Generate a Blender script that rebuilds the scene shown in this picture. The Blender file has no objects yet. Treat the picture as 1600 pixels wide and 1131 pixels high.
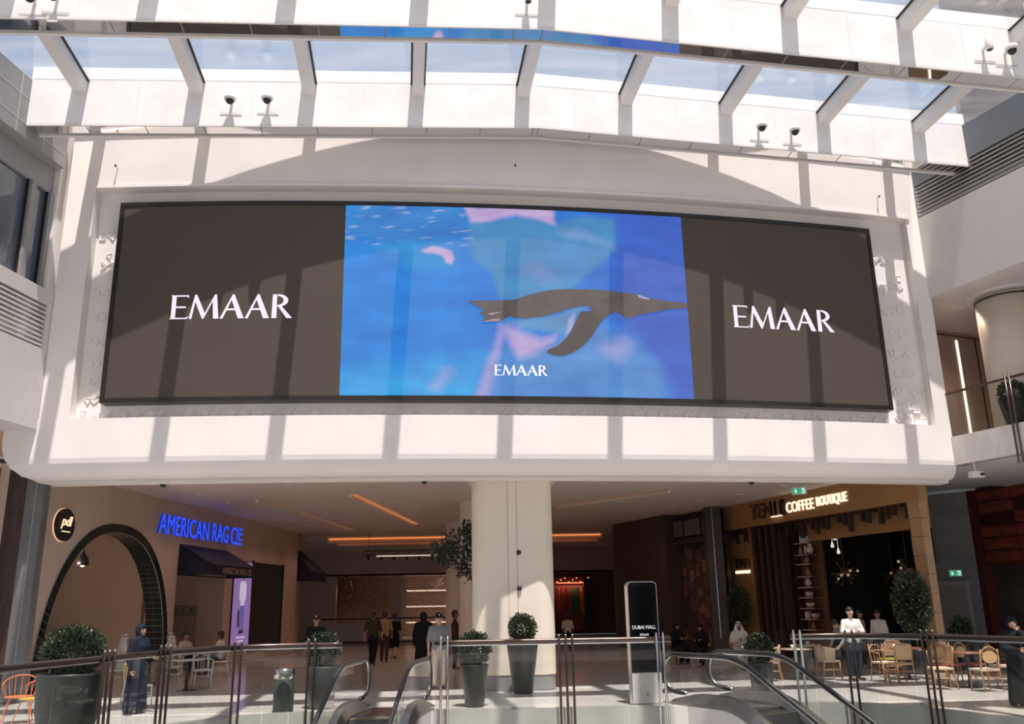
import bpy, bmesh, math, random
from mathutils import Vector, Matrix, geometry
PI = math.pi
RND = random.Random(11)
sc = bpy.context.scene
col = sc.collection

# ------------------------------------------------------------------ camera
CAM_H = 1.95
pitch = math.atan(379 / 1373.0)
roll = math.radians(1.04)
fw = Vector((0, math.cos(pitch), math.sin(pitch)))
rt = Vector((1, 0, 0))
up = rt.cross(fw)
rt2 = math.cos(roll) * rt - math.sin(roll) * up
up2 = math.sin(roll) * rt + math.cos(roll) * up
cam = bpy.data.cameras.new('camera')
cam.sensor_fit = 'HORIZONTAL'
cam.sensor_width = 36.0
cam.lens = 1373 / 1600 * 36
cam.clip_end = 600
cam_o = bpy.data.objects.new('camera', cam)
cam_o.matrix_world = Matrix(((rt2.x, up2.x, -fw.x, 0), (rt2.y, up2.y, -fw.y, 0), (rt2.z, up2.z, -fw.z, CAM_H), (0, 0, 0, 1)))
col.objects.link(cam_o)
sc.camera = cam_o

# ------------------------------------------------------------------ sky and sun
world = bpy.data.worlds.new('sky')
sc.world = world
world.use_nodes = True
wn = world.node_tree.nodes
wl = world.node_tree.links
wn.clear()
w_out = wn.new('ShaderNodeOutputWorld')
w_bg = wn.new('ShaderNodeBackground')
w_sky = wn.new('ShaderNodeTexSky')
w_sky.sky_type = 'NISHITA'
w_sky.sun_disc = False
w_sky.sun_elevation = math.radians(73)
w_sky.sun_rotation = math.radians(180)
w_sky.dust_density = 3.0
w_mix = wn.new('ShaderNodeMixRGB')
w_mix.inputs[0].default_value = 0.4
w_mix.inputs[2].default_value = (4.9, 5.7, 6.7, 1)
wl.new(w_sky.outputs[0], w_mix.inputs[1])
wl.new(w_mix.outputs[0], w_bg.inputs[0])
w_bg.inputs[1].default_value = 0.15
wl.new(w_bg.outputs[0], w_out.inputs[0])

sun = bpy.data.lights.new('sun_offscreen', 'SUN')
sun.energy = 8.0
sun.color = (1.0, 0.915, 0.85)
sun.angle = math.radians(0.55)
sun_o = bpy.data.objects.new('sun_offscreen', sun)
SUN_DIR = Vector((-0.095, 0.2985, -1.0)).normalized()
sun_o.rotation_euler = SUN_DIR.to_track_quat('-Z', 'Y').to_euler()
sun_o.location = (0, -5, 40)
col.objects.link(sun_o)

sc.view_settings.view_transform = 'Standard'
sc.view_settings.look = 'None'
sc.view_settings.exposure = 0.13
sc.view_settings.gamma = 1.0
sc.view_settings.use_curve_mapping = False
sc.cycles.max_bounces = 10
sc.cycles.diffuse_bounces = 4
sc.cycles.transparent_max_bounces = 24
sc.cycles.caustics_reflective = False
sc.cycles.caustics_refractive = False
sc.cycles.sample_clamp_indirect = 4.0

# ------------------------------------------------------------------ materials
MATS = {}
def mat(name, c, rough=0.6, metal=0.0, var=0.0, scale=3.0, bump=0.0, emit=None, estr=1.0, spec=0.5, stretch=None, c2=None, coat=0.0):
    if name in MATS:
        return MATS[name]
    m = bpy.data.materials.new(name)
    m.use_nodes = True
    nt = m.node_tree
    b = nt.nodes['Principled BSDF']
    b.inputs['Base Color'].default_value = (*c, 1)
    b.inputs['Roughness'].default_value = rough
    b.inputs['Metallic'].default_value = metal
    b.inputs['Specular IOR Level'].default_value = spec
    b.inputs['Coat Weight'].default_value = coat
    if emit:
        b.inputs['Emission Color'].default_value = (*emit, 1)
        b.inputs['Emission Strength'].default_value = estr
    if var or bump or c2:
        tc = nt.nodes.new('ShaderNodeTexCoord')
        mp = nt.nodes.new('ShaderNodeMapping')
        nz = nt.nodes.new('ShaderNodeTexNoise')
        nz.inputs['Scale'].default_value = scale
        nz.inputs['Detail'].default_value = 6
        nt.links.new(tc.outputs['Object'], mp.inputs[0])
        if stretch:
            mp.inputs['Scale'].default_value = stretch
        nt.links.new(mp.outputs[0], nz.inputs[0])
        if var or c2:
            r = nt.nodes.new('ShaderNodeValToRGB')
            a = c2 if c2 else tuple(max(0, x * (1 - var)) for x in c)
            d = c if c2 else tuple(min(1, x * (1 + var)) for x in c)
            r.color_ramp.elements[0].position = 0.36
            r.color_ramp.elements[1].position = 0.64
            r.color_ramp.elements[0].color = (*a, 1)
            r.color_ramp.elements[1].color = (*d, 1)
            nt.links.new(nz.outputs[0], r.inputs[0])
            nt.links.new(r.outputs[0], b.inputs['Base Color'])
        if bump:
            bp = nt.nodes.new('ShaderNodeBump')
            bp.inputs['Strength'].default_value = bump
            nt.links.new(nz.outputs[0], bp.inputs['Height'])
            nt.links.new(bp.outputs[0], b.inputs['Normal'])
    MATS[name] = m
    return m

def glass_mat(name, tint, refl=0.08, dirt=0.0, rough=0.0):
    m = bpy.data.materials.new(name)
    m.use_nodes = True
    nt = m.node_tree
    nt.nodes.clear()
    out = nt.nodes.new('ShaderNodeOutputMaterial')
    tr = nt.nodes.new('ShaderNodeBsdfTransparent')
    tr.inputs[0].default_value = (*tint, 1)
    gl = nt.nodes.new('ShaderNodeBsdfGlossy')
    gl.inputs['Roughness'].default_value = rough
    gl.inputs['Color'].default_value = (1, 1, 1, 1)
    lw = nt.nodes.new('ShaderNodeFresnel')
    lw.inputs[0].default_value = 1.45
    mul = nt.nodes.new('ShaderNodeMath')
    mul.operation = 'MULTIPLY'
    mul.inputs[1].default_value = refl / 0.034
    mul.use_clamp = True
    mx = nt.nodes.new('ShaderNodeMixShader')
    geo = nt.nodes.new('ShaderNodeNewGeometry')
    front = nt.nodes.new('ShaderNodeMath')
    front.operation = 'SUBTRACT'
    front.inputs[0].default_value = 1.0
    nt.links.new(geo.outputs['Backfacing'], front.inputs[1])
    m1 = nt.nodes.new('ShaderNodeMath')
    m1.operation = 'MULTIPLY'
    nt.links.new(lw.outputs[0], m1.inputs[0])
    nt.links.new(front.outputs[0], m1.inputs[1])
    nt.links.new(m1.outputs[0], mul.inputs[0])
    nt.links.new(mul.outputs[0], mx.inputs[0])
    nt.links.new(tr.outputs[0], mx.inputs[1])
    nt.links.new(gl.outputs[0], mx.inputs[2])
    last = mx
    if dirt:
        df = nt.nodes.new('ShaderNodeBsdfTranslucent')
        df.inputs[0].default_value = (0.8, 0.72, 0.66, 1)
        tc = nt.nodes.new('ShaderNodeTexCoord')
        mp = nt.nodes.new('ShaderNodeMapping')
        mp.inputs['Scale'].default_value = (0.25, 1.6, 1)
        nz = nt.nodes.new('ShaderNodeTexNoise')
        nz.inputs['Scale'].default_value = 1.3
        nz.inputs['Detail'].default_value = 7
        r = nt.nodes.new('ShaderNodeValToRGB')
        r.color_ramp.elements[0].position = 0.42
        r.color_ramp.elements[0].color = (dirt * 0.15,) * 3 + (1,)
        r.color_ramp.elements[1].position = 0.75
        r.color_ramp.elements[1].color = (dirt,) * 3 + (1,)
        nt.links.new(tc.outputs['Object'], mp.inputs[0])
        nt.links.new(mp.outputs[0], nz.inputs[0])
        nt.links.new(nz.outputs[0], r.inputs[0])
        m2 = nt.nodes.new('ShaderNodeMixShader')
        nt.links.new(r.outputs[0], m2.inputs[0])
        nt.links.new(mx.outputs[0], m2.inputs[1])
        nt.links.new(df.outputs[0], m2.inputs[2])
        last = m2
    nt.links.new(last.outputs[0], out.inputs[0])
    MATS[name] = m
    return m

PLASTER = mat('white_plaster', (0.80, 0.765, 0.735), 0.75, var=0.025, scale=0.9, bump=0.02)
BEAMW = mat('beam_plaster', (0.82, 0.80, 0.785), 0.7, var=0.05, scale=1.4, bump=0.12)
RIBW = mat('rib_paint', (0.72, 0.70, 0.68), 0.55)
GREYP = mat('grey_panel', (0.30, 0.295, 0.30), 0.45, var=0.03)
BEIGE = mat('beige_paint', (0.56, 0.44, 0.37), 0.7, var=0.03, scale=0.7)
COLUMN = mat('column_cream', (0.76, 0.68, 0.58), 0.5, var=0.015)
MIRROR = mat('mirror_panel', (0.86, 0.85, 0.84), 0.03, metal=1.0)
STEEL = mat('steel', (0.55, 0.54, 0.53), 0.22, metal=1.0)
DARKMETAL = mat('dark_metal', (0.05, 0.045, 0.042), 0.35, metal=0.6)
BRONZE = mat('bronze_rail', (0.10, 0.072, 0.06), 0.28, metal=0.8)
BLACK = mat('black_plastic', (0.012, 0.012, 0.013), 0.4)
RUBBER = mat('black_rubber', (0.02, 0.02, 0.02), 0.35)
CEIL = mat('ceiling_paint', (0.74, 0.69, 0.65), 0.7)
MARBLE = mat('marble_white', (0.72, 0.69, 0.65), 0.12, var=0.04, scale=1.1, c2=(0.60, 0.575, 0.55), stretch=(1, 2.5, 1))
FLOORM = mat('marble_floor', (0.72, 0.69, 0.65), 0.12, c2=(0.60, 0.575, 0.55), scale=1.1, stretch=(1, 2.5, 1))
JOINT = mat('floor_joint', (0.36, 0.33, 0.30), 0.5)
GREYSTONE = mat('grey_stone', (0.16, 0.155, 0.155), 0.35, c2=(0.10, 0.10, 0.102), scale=0.8)
MARBLEGREY = mat('grey_marble', (0.27, 0.265, 0.275), 0.3, c2=(0.22, 0.217, 0.225), scale=1.2, stretch=(1, 1, 2))
DARKWOOD = mat('dark_wood', (0.045, 0.025, 0.018), 0.45, var=0.3, scale=6, stretch=(3, 3, 0.4))
REDWOOD = mat('red_wood', (0.19, 0.04, 0.02), 0.35, var=0.35, scale=2.5, stretch=(0.6, 0.6, 4))
GOLD = mat('bronze_gold', (0.44, 0.25, 0.105), 0.45, metal=0.25, var=0.05)
DARKBROWN = mat('dark_brown', (0.055, 0.035, 0.027), 0.5)
NAVY = mat('navy_canvas', (0.012, 0.014, 0.035), 0.8)
TILE = mat('black_green_tile', (0.012, 0.02, 0.02), 0.15)
GROUT = mat('tile_grout', (0.30, 0.36, 0.35), 0.7)
LEAF = mat('leaf_green', (0.050, 0.072, 0.030), 0.35, c2=(0.018, 0.030, 0.014), scale=9)
LEAFO = mat('olive_leaf', (0.055, 0.075, 0.045), 0.5, c2=(0.03, 0.04, 0.025), scale=7)
POTD = mat('pot_charcoal', (0.035, 0.037, 0.038), 0.42)
POTB = mat('pot_black', (0.012, 0.012, 0.012), 0.3)
SOIL = mat('soil', (0.05, 0.035, 0.025), 0.9)
BARK = mat('bark', (0.10, 0.07, 0.05), 0.8)
CHAIRWOOD = mat('beech_wood', (0.34, 0.18, 0.08), 0.45, var=0.1, scale=8)
CANE = mat('cane', (0.50, 0.31, 0.15), 0.6, var=0.15, scale=60)
WICKER = mat('wicker', (0.30, 0.22, 0.145), 0.7, var=0.15, scale=50)
SEATPAD = mat('seat_pad', (0.55, 0.42, 0.31), 0.8)
REDPAD = mat('terracotta_pad', (0.28, 0.07, 0.05), 0.7)
WHITEPL = mat('white_paint', (0.72, 0.71, 0.68), 0.4)
ORANGE = mat('orange_wire', (0.55, 0.16, 0.07), 0.4)
YELLOW = mat('yellow_wire', (0.55, 0.36, 0.06), 0.4)
GREENPAD = mat('olive_pad', (0.30, 0.30, 0.06), 0.7)
SKYGLASS = glass_mat('skylight_glass', (0.93, 0.935, 0.94), 0.06, dirt=0.05)
RAILGLASS = glass_mat('rail_glass', (0.925, 0.94, 0.925), 0.04)
ESCGLASS = glass_mat('escalator_glass', (0.94, 0.95, 0.94), 0.06)
WINGLASS = mat('window_dark', (0.10, 0.12, 0.16), 0.05, spec=1.0)
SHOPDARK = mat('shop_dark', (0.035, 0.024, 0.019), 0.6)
PHOTO = {}

def emis(name, c, s):
    return mat(name, (0.02, 0.02, 0.02), 0.5, emit=c, estr=s)

# ------------------------------------------------------------------ mesh tools
class MB:
    def __init__(self):
        self.v = []
        self.f = []
    def add(self, vs, fs):
        n = len(self.v)
        self.v += [tuple(p) for p in vs]
        self.f += [tuple(i + n for i in f) for f in fs]
        return self
    def hexa(self, p):
        return self.add(p, [(0, 3, 2, 1), (4, 5, 6, 7), (0, 1, 5, 4), (1, 2, 6, 5), (2, 3, 7, 6), (3, 0, 4, 7)])
    def box(self, x0, x1, y0, y1, z0, z1, M=None):
        p = [Vector(q) for q in ((x0, y0, z0), (x1, y0, z0), (x1, y1, z0), (x0, y1, z0), (x0, y0, z1), (x1, y0, z1), (x1, y1, z1), (x0, y1, z1))]
        if M:
            p = [M @ q for q in p]
        return self.hexa(p)
    def cbox(self, x0, x1, y0, y1, z0, z1, b=0.02):
        # box with chamfered vertical and horizontal edges
        xs, ys, zs = (x0, x1), (y0, y1), (z0, z1)
        bm = bmesh.new()
        bmesh.ops.create_cube(bm, size=1)
        for v in bm.verts:
            v.co = Vector((x0 if v.co.x < 0 else x1, y0 if v.co.y < 0 else y1, z0 if v.co.z < 0 else z1))
        bmesh.ops.bevel(bm, geom=list(bm.edges), offset=b, segments=2, affect='EDGES', profile=0.7)
        bm.verts.index_update()
        self.add([v.co.copy() for v in bm.verts], [[v.index for v in f.verts] for f in bm.faces])
        bm.free()
        return self
    def tube(self, pts, r, n=8, closed=False, cap=True):
        pts = [Vector(p) for p in pts]
        N = len(pts)
        rs = r if isinstance(r, (list, tuple)) else [r] * N
        t0 = (pts[1] - pts[0]).normalized()
        a = Vector((0, 0, 1)) if abs(t0.z) < 0.9 else Vector((1, 0, 0))
        u = t0.cross(a).normalized()
        vs = []
        for i in range(N):
            if closed:
                t = (pts[(i + 1) % N] - pts[i - 1])
            else:
                t = pts[min(i + 1, N - 1)] - pts[max(i - 1, 0)]
            t = t.normalized() if t.length > 1e-9 else t0
            u = (u - t * u.dot(t))
            u = u.normalized() if u.length > 1e-9 else t.orthogonal().normalized()
            w = t.cross(u)
            for k in range(n):
                q = 2 * PI * k / n
                vs.append(pts[i] + (u * math.cos(q) + w * math.sin(q)) * rs[i])
        fs = []
        M = N if closed else N - 1
        for i in range(M):
            j = (i + 1) % N
            for k in range(n):
                l = (k + 1) % n
                fs.append((i * n + k, i * n + l, j * n + l, j * n + k))
        if cap and not closed:
            fs.append(tuple(range(n - 1, -1, -1)))
            fs.append(tuple((N - 1) * n + k for k in range(n)))
        return self.add(vs, fs)
    def lathe(self, prof, n=24, c=(0, 0, 0), sx=1, sy=1):
        c = Vector(c)
        vs = []
        for r, z in prof:
            for k in range(n):
                q = 2 * PI * k / n
                vs.append(c + Vector((r * math.cos(q) * sx, r * math.sin(q) * sy, z)))
        fs = []
        for i in range(len(prof) - 1):
            for k in range(n):
                l = (k + 1) % n
                fs.append((i * n + k, i * n + l, (i + 1) * n + l, (i + 1) * n + k))
        fs.append(tuple(range(n - 1, -1, -1)))
        fs.append(tuple((len(prof) - 1) * n + k for k in range(n)))
        return self.add(vs, fs)
    def prism(self, poly, a, b):
        # poly: list of points; a, b: functions point -> 3d for the two caps
        n = len(poly)
        vs = [a(p) for p in poly] + [b(p) for p in poly]
        fs = [tuple(range(n)), tuple(range(2 * n - 1, n - 1, -1))]
        for i in range(n):
            j = (i + 1) % n
            fs.append((i, i + n, j + n, j))
        return self.add(vs, fs)
    def sphere(self, c, r, n=10, m=6, s=(1, 1, 1)):
        c = Vector(c)
        prof = [(max(1e-4, r * math.sin(PI * i / m)), -r * math.cos(PI * i / m)) for i in range(m + 1)]
        k = len(self.v)
        self.lathe(prof, n)
        for i in range(k, len(self.v)):
            p = self.v[i]
            self.v[i] = (p[0] * s[0] + c.x, p[1] * s[1] + c.y, p[2] * s[2] + c.z)
        return self
    def mesh(self, name, m, smooth=False):
        me = bpy.data.meshes.new(name)
        me.from_pydata([tuple(p) for p in self.v], [], self.f)
        bm = bmesh.new()
        bm.from_mesh(me)
        bmesh.ops.recalc_face_normals(bm, faces=bm.faces)
        bm.to_mesh(me)
        bm.free()
        me.materials.append(m)
        if smooth:
            for p in me.polygons:
                p.use_smooth = True
        return me
    def build(self, name, m, parent=None, smooth=False):
        return obj(name, self.mesh(name, m, smooth), parent)

def obj(name, me, parent=None):
    o = bpy.data.objects.new(name, me)
    col.objects.link(o)
    if parent:
        put(o, parent)
    return o

WORLD_LOC = {}
def put(o, parent):
    """parent o, whose mesh is already written in the frame its parent's origin stands in"""
    o.parent = parent
    off = WORLD_LOC.get(parent.name)
    if off is not None:
        o.matrix_parent_inverse = Matrix.Translation(-off)
        WORLD_LOC[o.name] = Vector((0, 0, 0))

def tag(o, label=None, cat=None, group=None, kind=None):
    if label: o['label'] = label
    if cat: o['category'] = cat
    if group: o['group'] = group
    if kind: o['kind'] = kind
    return o

def thing(name, label, cat, loc=(0, 0, 0), rz=0.0, group=None, kind=None, world=False):
    """an Empty at the thing's base. world=True: its parts are written in world coordinates"""
    o = bpy.data.objects.new(name, None)
    o.empty_display_size = 0.1
    o.location = loc
    o.rotation_euler = (0, 0, rz)
    col.objects.link(o)
    if world:
        WORLD_LOC[o.name] = Vector(loc)
    return tag(o, label, cat, group, kind)

def dup(o, loc, rz=0.0, label=None, group=None):
    def cp(s, par):
        c = s.copy()
        col.objects.link(c)
        c.parent = par
        for k in [x for x in col.objects if x.parent == s]:
            cp(k, c)
        return c
    c = cp(o, None)
    c.location = loc
    c.rotation_euler = (0, 0, rz)
    if label: c['label'] = label
    if group: c['group'] = group
    return c

class Frame:
    """a vertical plane: u runs along it, v out of it (towards the void), z up"""
    def __init__(self, p, d, flip=1):
        self.p = Vector((p[0], p[1], 0))
        self.u = Vector((d[0], d[1], 0)).normalized()
        self.v = Vector((self.u.y, -self.u.x, 0)) * flip
    def pt(self, u, v, z):
        return self.p + self.u * u + self.v * v + Vector((0, 0, z))
    def box(self, mb, u0, u1, v0, v1, z0, z1):
        return mb.hexa([self.pt(*q) for q in ((u0, v0, z0), (u1, v0, z0), (u1, v1, z0), (u0, v1, z0), (u0, v0, z1), (u1, v0, z1), (u1, v1, z1), (u0, v1, z1))])

def fbox(fr, name, m, parent, u0, u1, v0, v1, z0, z1):
    return fr.box(MB(), u0, u1, v0, v1, z0, z1).build(name, m, parent)

def text_polys(s, extrude=0.0, shear=0.0):
    cu = bpy.data.curves.new('txt', 'FONT')
    cu.body = s
    cu.size = 1.0
    cu.resolution_u = 3
    cu.extrude = extrude
    cu.shear = shear
    o = bpy.data.objects.new('txt', cu)
    col.objects.link(o)
    bpy.context.view_layer.update()
    me = bpy.data.meshes.new_from_object(o.evaluated_get(bpy.context.evaluated_depsgraph_get()))
    vs = [v.co.copy() for v in me.vertices]
    fs = [tuple(p.vertices) for p in me.polygons]
    bpy.data.objects.remove(o)
    bpy.data.curves.remove(cu)
    bpy.data.meshes.remove(me)
    return vs, fs

def text_on(name, s, pt, u0, u1, z0, z1, m, parent, depth=0.05, v=0.0, shear=0.0):
    """lettering stretched to u0..u1, z0..z1 on the surface pt(u, v, z), each letter a part of its own"""
    vs, fs = text_polys(s, 0.5, shear)
    xa, xb = min(p.x for p in vs), max(p.x for p in vs)
    ya, yb = min(p.y for p in vs), max(p.y for p in vs)
    root = list(range(len(vs)))
    def find(i):
        while root[i] != i:
            root[i] = root[root[i]]
            i = root[i]
        return i
    first = {}
    for i, p in enumerate(vs):          # the outline's vertices are doubled where caps and sides meet
        k = (round(p.x, 5), round(p.y, 5))
        if k in first: root[find(i)] = find(first[k])
        else: first[k] = i
    for f in fs:
        for i in f[1:]:
            root[find(i)] = find(f[0])
    isl = {}
    for f in fs:
        isl.setdefault(find(f[0]), []).append(f)
    for g in isl.values():
        mb = MB()
        idx = {}
        for f in g:
            for i in f:
                if i not in idx:
                    idx[i] = len(mb.v)
                    p = vs[i]
                    mb.v.append(tuple(pt(u0 + (p.x - xa) / (xb - xa) * (u1 - u0), v + (p.z + 0.5) * depth, z0 + (p.y - ya) / (yb - ya) * (z1 - z0))))
            mb.f.append(tuple(idx[i] for i in f))
        mb.build('letter', m, parent)

# ------------------------------------------------------------------ front wall with the screen (gently convex in plan)
def wy(x):
    return 0.007087 * x * x + 0.122248 * x + 21.02508

def apt(x, off, z):
    return Vector((x, wy(x) - off, z))

def abox(mb, x0, x1, o0, o1, z0, z1, step=0.9):
    n = max(1, int((x1 - x0) / step))
    vs, fs = [], []
    for i in range(n + 1):
        x = x0 + (x1 - x0) * i / n
        vs += [apt(x, o0, z0), apt(x, o1, z0), apt(x, o1, z1), apt(x, o0, z1)]
    for i in range(n):
        a = i * 4
        for k in range(4):
            l = (k + 1) % 4
            fs.append((a + k, a + l, a + 4 + l, a + 4 + k))
    fs += [(0, 1, 2, 3), (n * 4 + 3, n * 4 + 2, n * 4 + 1, n * 4)]
    return mb.add(vs, fs)

wall = thing('wall_front', 'tall white curved plaster wall carrying the wide screen above the passage', None, (0, 21.0, 4.95), kind='structure', world=True)
XL, XR = -11.33, 11.85
RX0, RX1, RZ0, RZ1 = -10.6, 11.4, 6.41, 12.43
abox(MB(), XL, XR, -0.6, 0.0, RZ1, 15.0).build('wall_panel', PLASTER, wall)
mbw = MB()
abox(mbw, XL, RX0, -0.6, 0.0, RZ0, RZ1)
mbw.build('wall_panel', PLASTER, wall)
mbw = MB()
abox(mbw, RX1, XR, -0.6, 0.0, RZ0, RZ1)
mbw.build('wall_panel', PLASTER, wall)
abox(MB(), RX0, RX1, -0.6, -0.32, RZ0, RZ1).build('recess_panel', PLASTER, wall)
# moulding around the recess
mo = MB()
abox(mo, RX0 - 0.1, RX1 + 0.1, 0.0, 0.05, RZ1, RZ1 + 0.07)
mo.build('moulding', PLASTER, wall)

def fascia():
    # swept profile: front face, rounded lower edge, underside; the far end lifts in a round corner
    prof = [(0.0, 6.41), (0.0, 5.46)]
    for k in range(1, 7):
        a = PI / 2 * k / 6
        prof.append((-0.46 + 0.46 * math.cos(a), 5.46 - 0.46 * math.sin(a)))
    prof += [(-0.50, 5.0), (-0.50, 5.10), (-0.56, 5.10), (-0.56, 4.94), (-1.0, 4.94), (-1.0, 5.75), (-1.0, 6.41)]
    xs = [-12.15, -12.13, -12.05, -11.9, -11.7, -11.45, -11.2] + [-11.2 + (XR + 11.2) * i / 26 for i in range(1, 27)]
    R0 = 0.95
    vs, fs = [], []
    for x in xs:
        d = max(0.0, min(1.0, (-11.2 - x) / R0))
        lift = R0 * (1 - math.sqrt(max(0.0, 1 - d * d)))
        for o, z in prof:
            vs.append(apt(x, o, max(z, 4.94 + lift if z < 6.0 else z)))
    n = len(prof)
    for i in range(len(xs) - 1):
        for k in range(n):
            l = (k + 1) % n
            fs.append((i * n + k, i * n + l, (i + 1) * n + l, (i + 1) * n + k))
    fs += [tuple(range(n)), tuple((len(xs) - 1) * n + k for k in range(n - 1, -1, -1))]
    return MB().add(vs, fs)
fo = fascia().build('lower_fascia', PLASTER, wall)
for p in fo.data.polygons:
    p.use_smooth = False
# roof kerb where the glazing meets the wall
abox(MB(), XL, XR, 0.0, 0.22, 14.55, 15.1).build('roof_kerb', PLASTER, wall)

# relief of small squares and triangles, thinning out upwards
def relief_mesh(kind):
    h = 0.055
    if kind == 'square':
        base = [(-.15, -.15), (.15, -.15), (.15, .15), (-.15, .15)]
    elif kind == 'triangle':
        base = [(-.15, -.1), (.15, -.1), (0, .16)]
    else:
        base = [(-.2, -.1), (0, .08), (.2, -.1), (.2, .02), (0, .2), (-.2, .02)]
    mb = MB()
    top = [(x * .86, z * .86) for x, z in base]
    n = len(base)
    vs = [(x, 0.01, z) for x, z in base] + [(x * 0.99, -h, z * 0.99) for x, z in base] + [(x, -h * 0.55, z) for x, z in [(a * .72, b * .72) for a, b in base]]
    fs = [tuple(range(2 * n, 3 * n))]
    for i in range(n):
        j = (i + 1) % n
        fs += [(i, j, n + j, n + i), (n + i, n + j, 2 * n + j, 2 * n + i)]
    return mb.add(vs, fs).mesh('relief_tile', PLASTER)
REL = {k: relief_mesh(k) for k in ('square', 'triangle', 'chevron')}
def relief(x, z, kind, rot, s):
    o = obj('relief_tile', REL[kind])
    o.parent = wall
    o.matrix_parent_inverse = Matrix.Translation((0, -21.0, -4.95))
    sl = math.atan(0.014174 * x + 0.122248)
    o.matrix_basis = Matrix.Translation(apt(x, -0.32, z)) @ Matrix.Rotation(sl, 4, 'Z') @ Matrix.Rotation(rot, 4, 'Y') @ Matrix.Scale(s, 4)
for side in (0, 1):
    for i in range(9):
        zz = 6.6 + i * 0.34 + (i * i) * 0.03
        n = max(1, 4 - i // 4)
        for k in range(n):
            jit = RND.uniform(-.06, .06)
            x = (-10.42 + 0.17 * k + (i % 2) * .06 + jit) if side == 0 else (10.45 + 0.25 * k + (i % 2) * .1 + jit)
            if side == 0 and x > -9.95: continue
            if side == 1 and x > 11.28: continue
            relief(x, zz + RND.uniform(-.06, .06), RND.choice(['square', 'triangle', 'chevron']), RND.choice([0, PI / 4, PI / 2, PI, PI * 1.25]), RND.uniform(.45, .62) if side == 0 else RND.uniform(.6, .8))
    for i in range(4):
        zz = 9.7 + i * 0.5
        x = RND.uniform(-10.45, -10.1) if side == 0 else RND.uniform(10.5, 11.2)
        relief(x, zz, RND.choice(['square', 'triangle']), RND.choice([0, PI / 4, PI]), 0.5)
k = 0
x = -9.75
while x < 10.1:
    relief(x, 6.53, 'square' if k % 2 else 'chevron', PI / 4 if k % 2 else (PI / 2 if k % 4 else -PI / 2), 0.55)
    if k % 2: relief(x + 0.16, 6.68, 'triangle', PI, 0.42)
    x += 0.33
    k += 1

# ------------------------------------------------------------------ LED screen
screen = thing('led_screen', 'wide curved LED video wall showing a swimming penguin between two dark panels', 'screen', (0, 21.0, 6.77), world=True)
SX0, SX1, SZ0, SZ1 = -9.9, 10.15, 6.77, 12.0
FRAME = mat('screen_frame', (0.018, 0.015, 0.013), 0.35)
mbf = MB()
abox(mbf, SX0, SX1, -0.325, 0.0, SZ0, SZ1)
mbf.build('cabinet', FRAME, screen)
fr = MB()
abox(fr, SX0, SX1, 0.0, 0.035, SZ0, SZ0 + 0.11)
abox(fr, SX0, SX1, 0.0, 0.035, SZ1 - 0.11, SZ1)
abox(fr, SX0, SX0 + 0.11, 0.0, 0.035, SZ0 + .11, SZ1 - .11)
abox(fr, SX1 - 0.11, SX1, 0.0, 0.035, SZ0 + .11, SZ1 - .11)
fr.build('bezel', FRAME, screen)
DISP = mat('display_dark', (0.075, 0.062, 0.052), 0.55, emit=(0.030, 0.025, 0.021), estr=0.25, spec=0.15)

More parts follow.
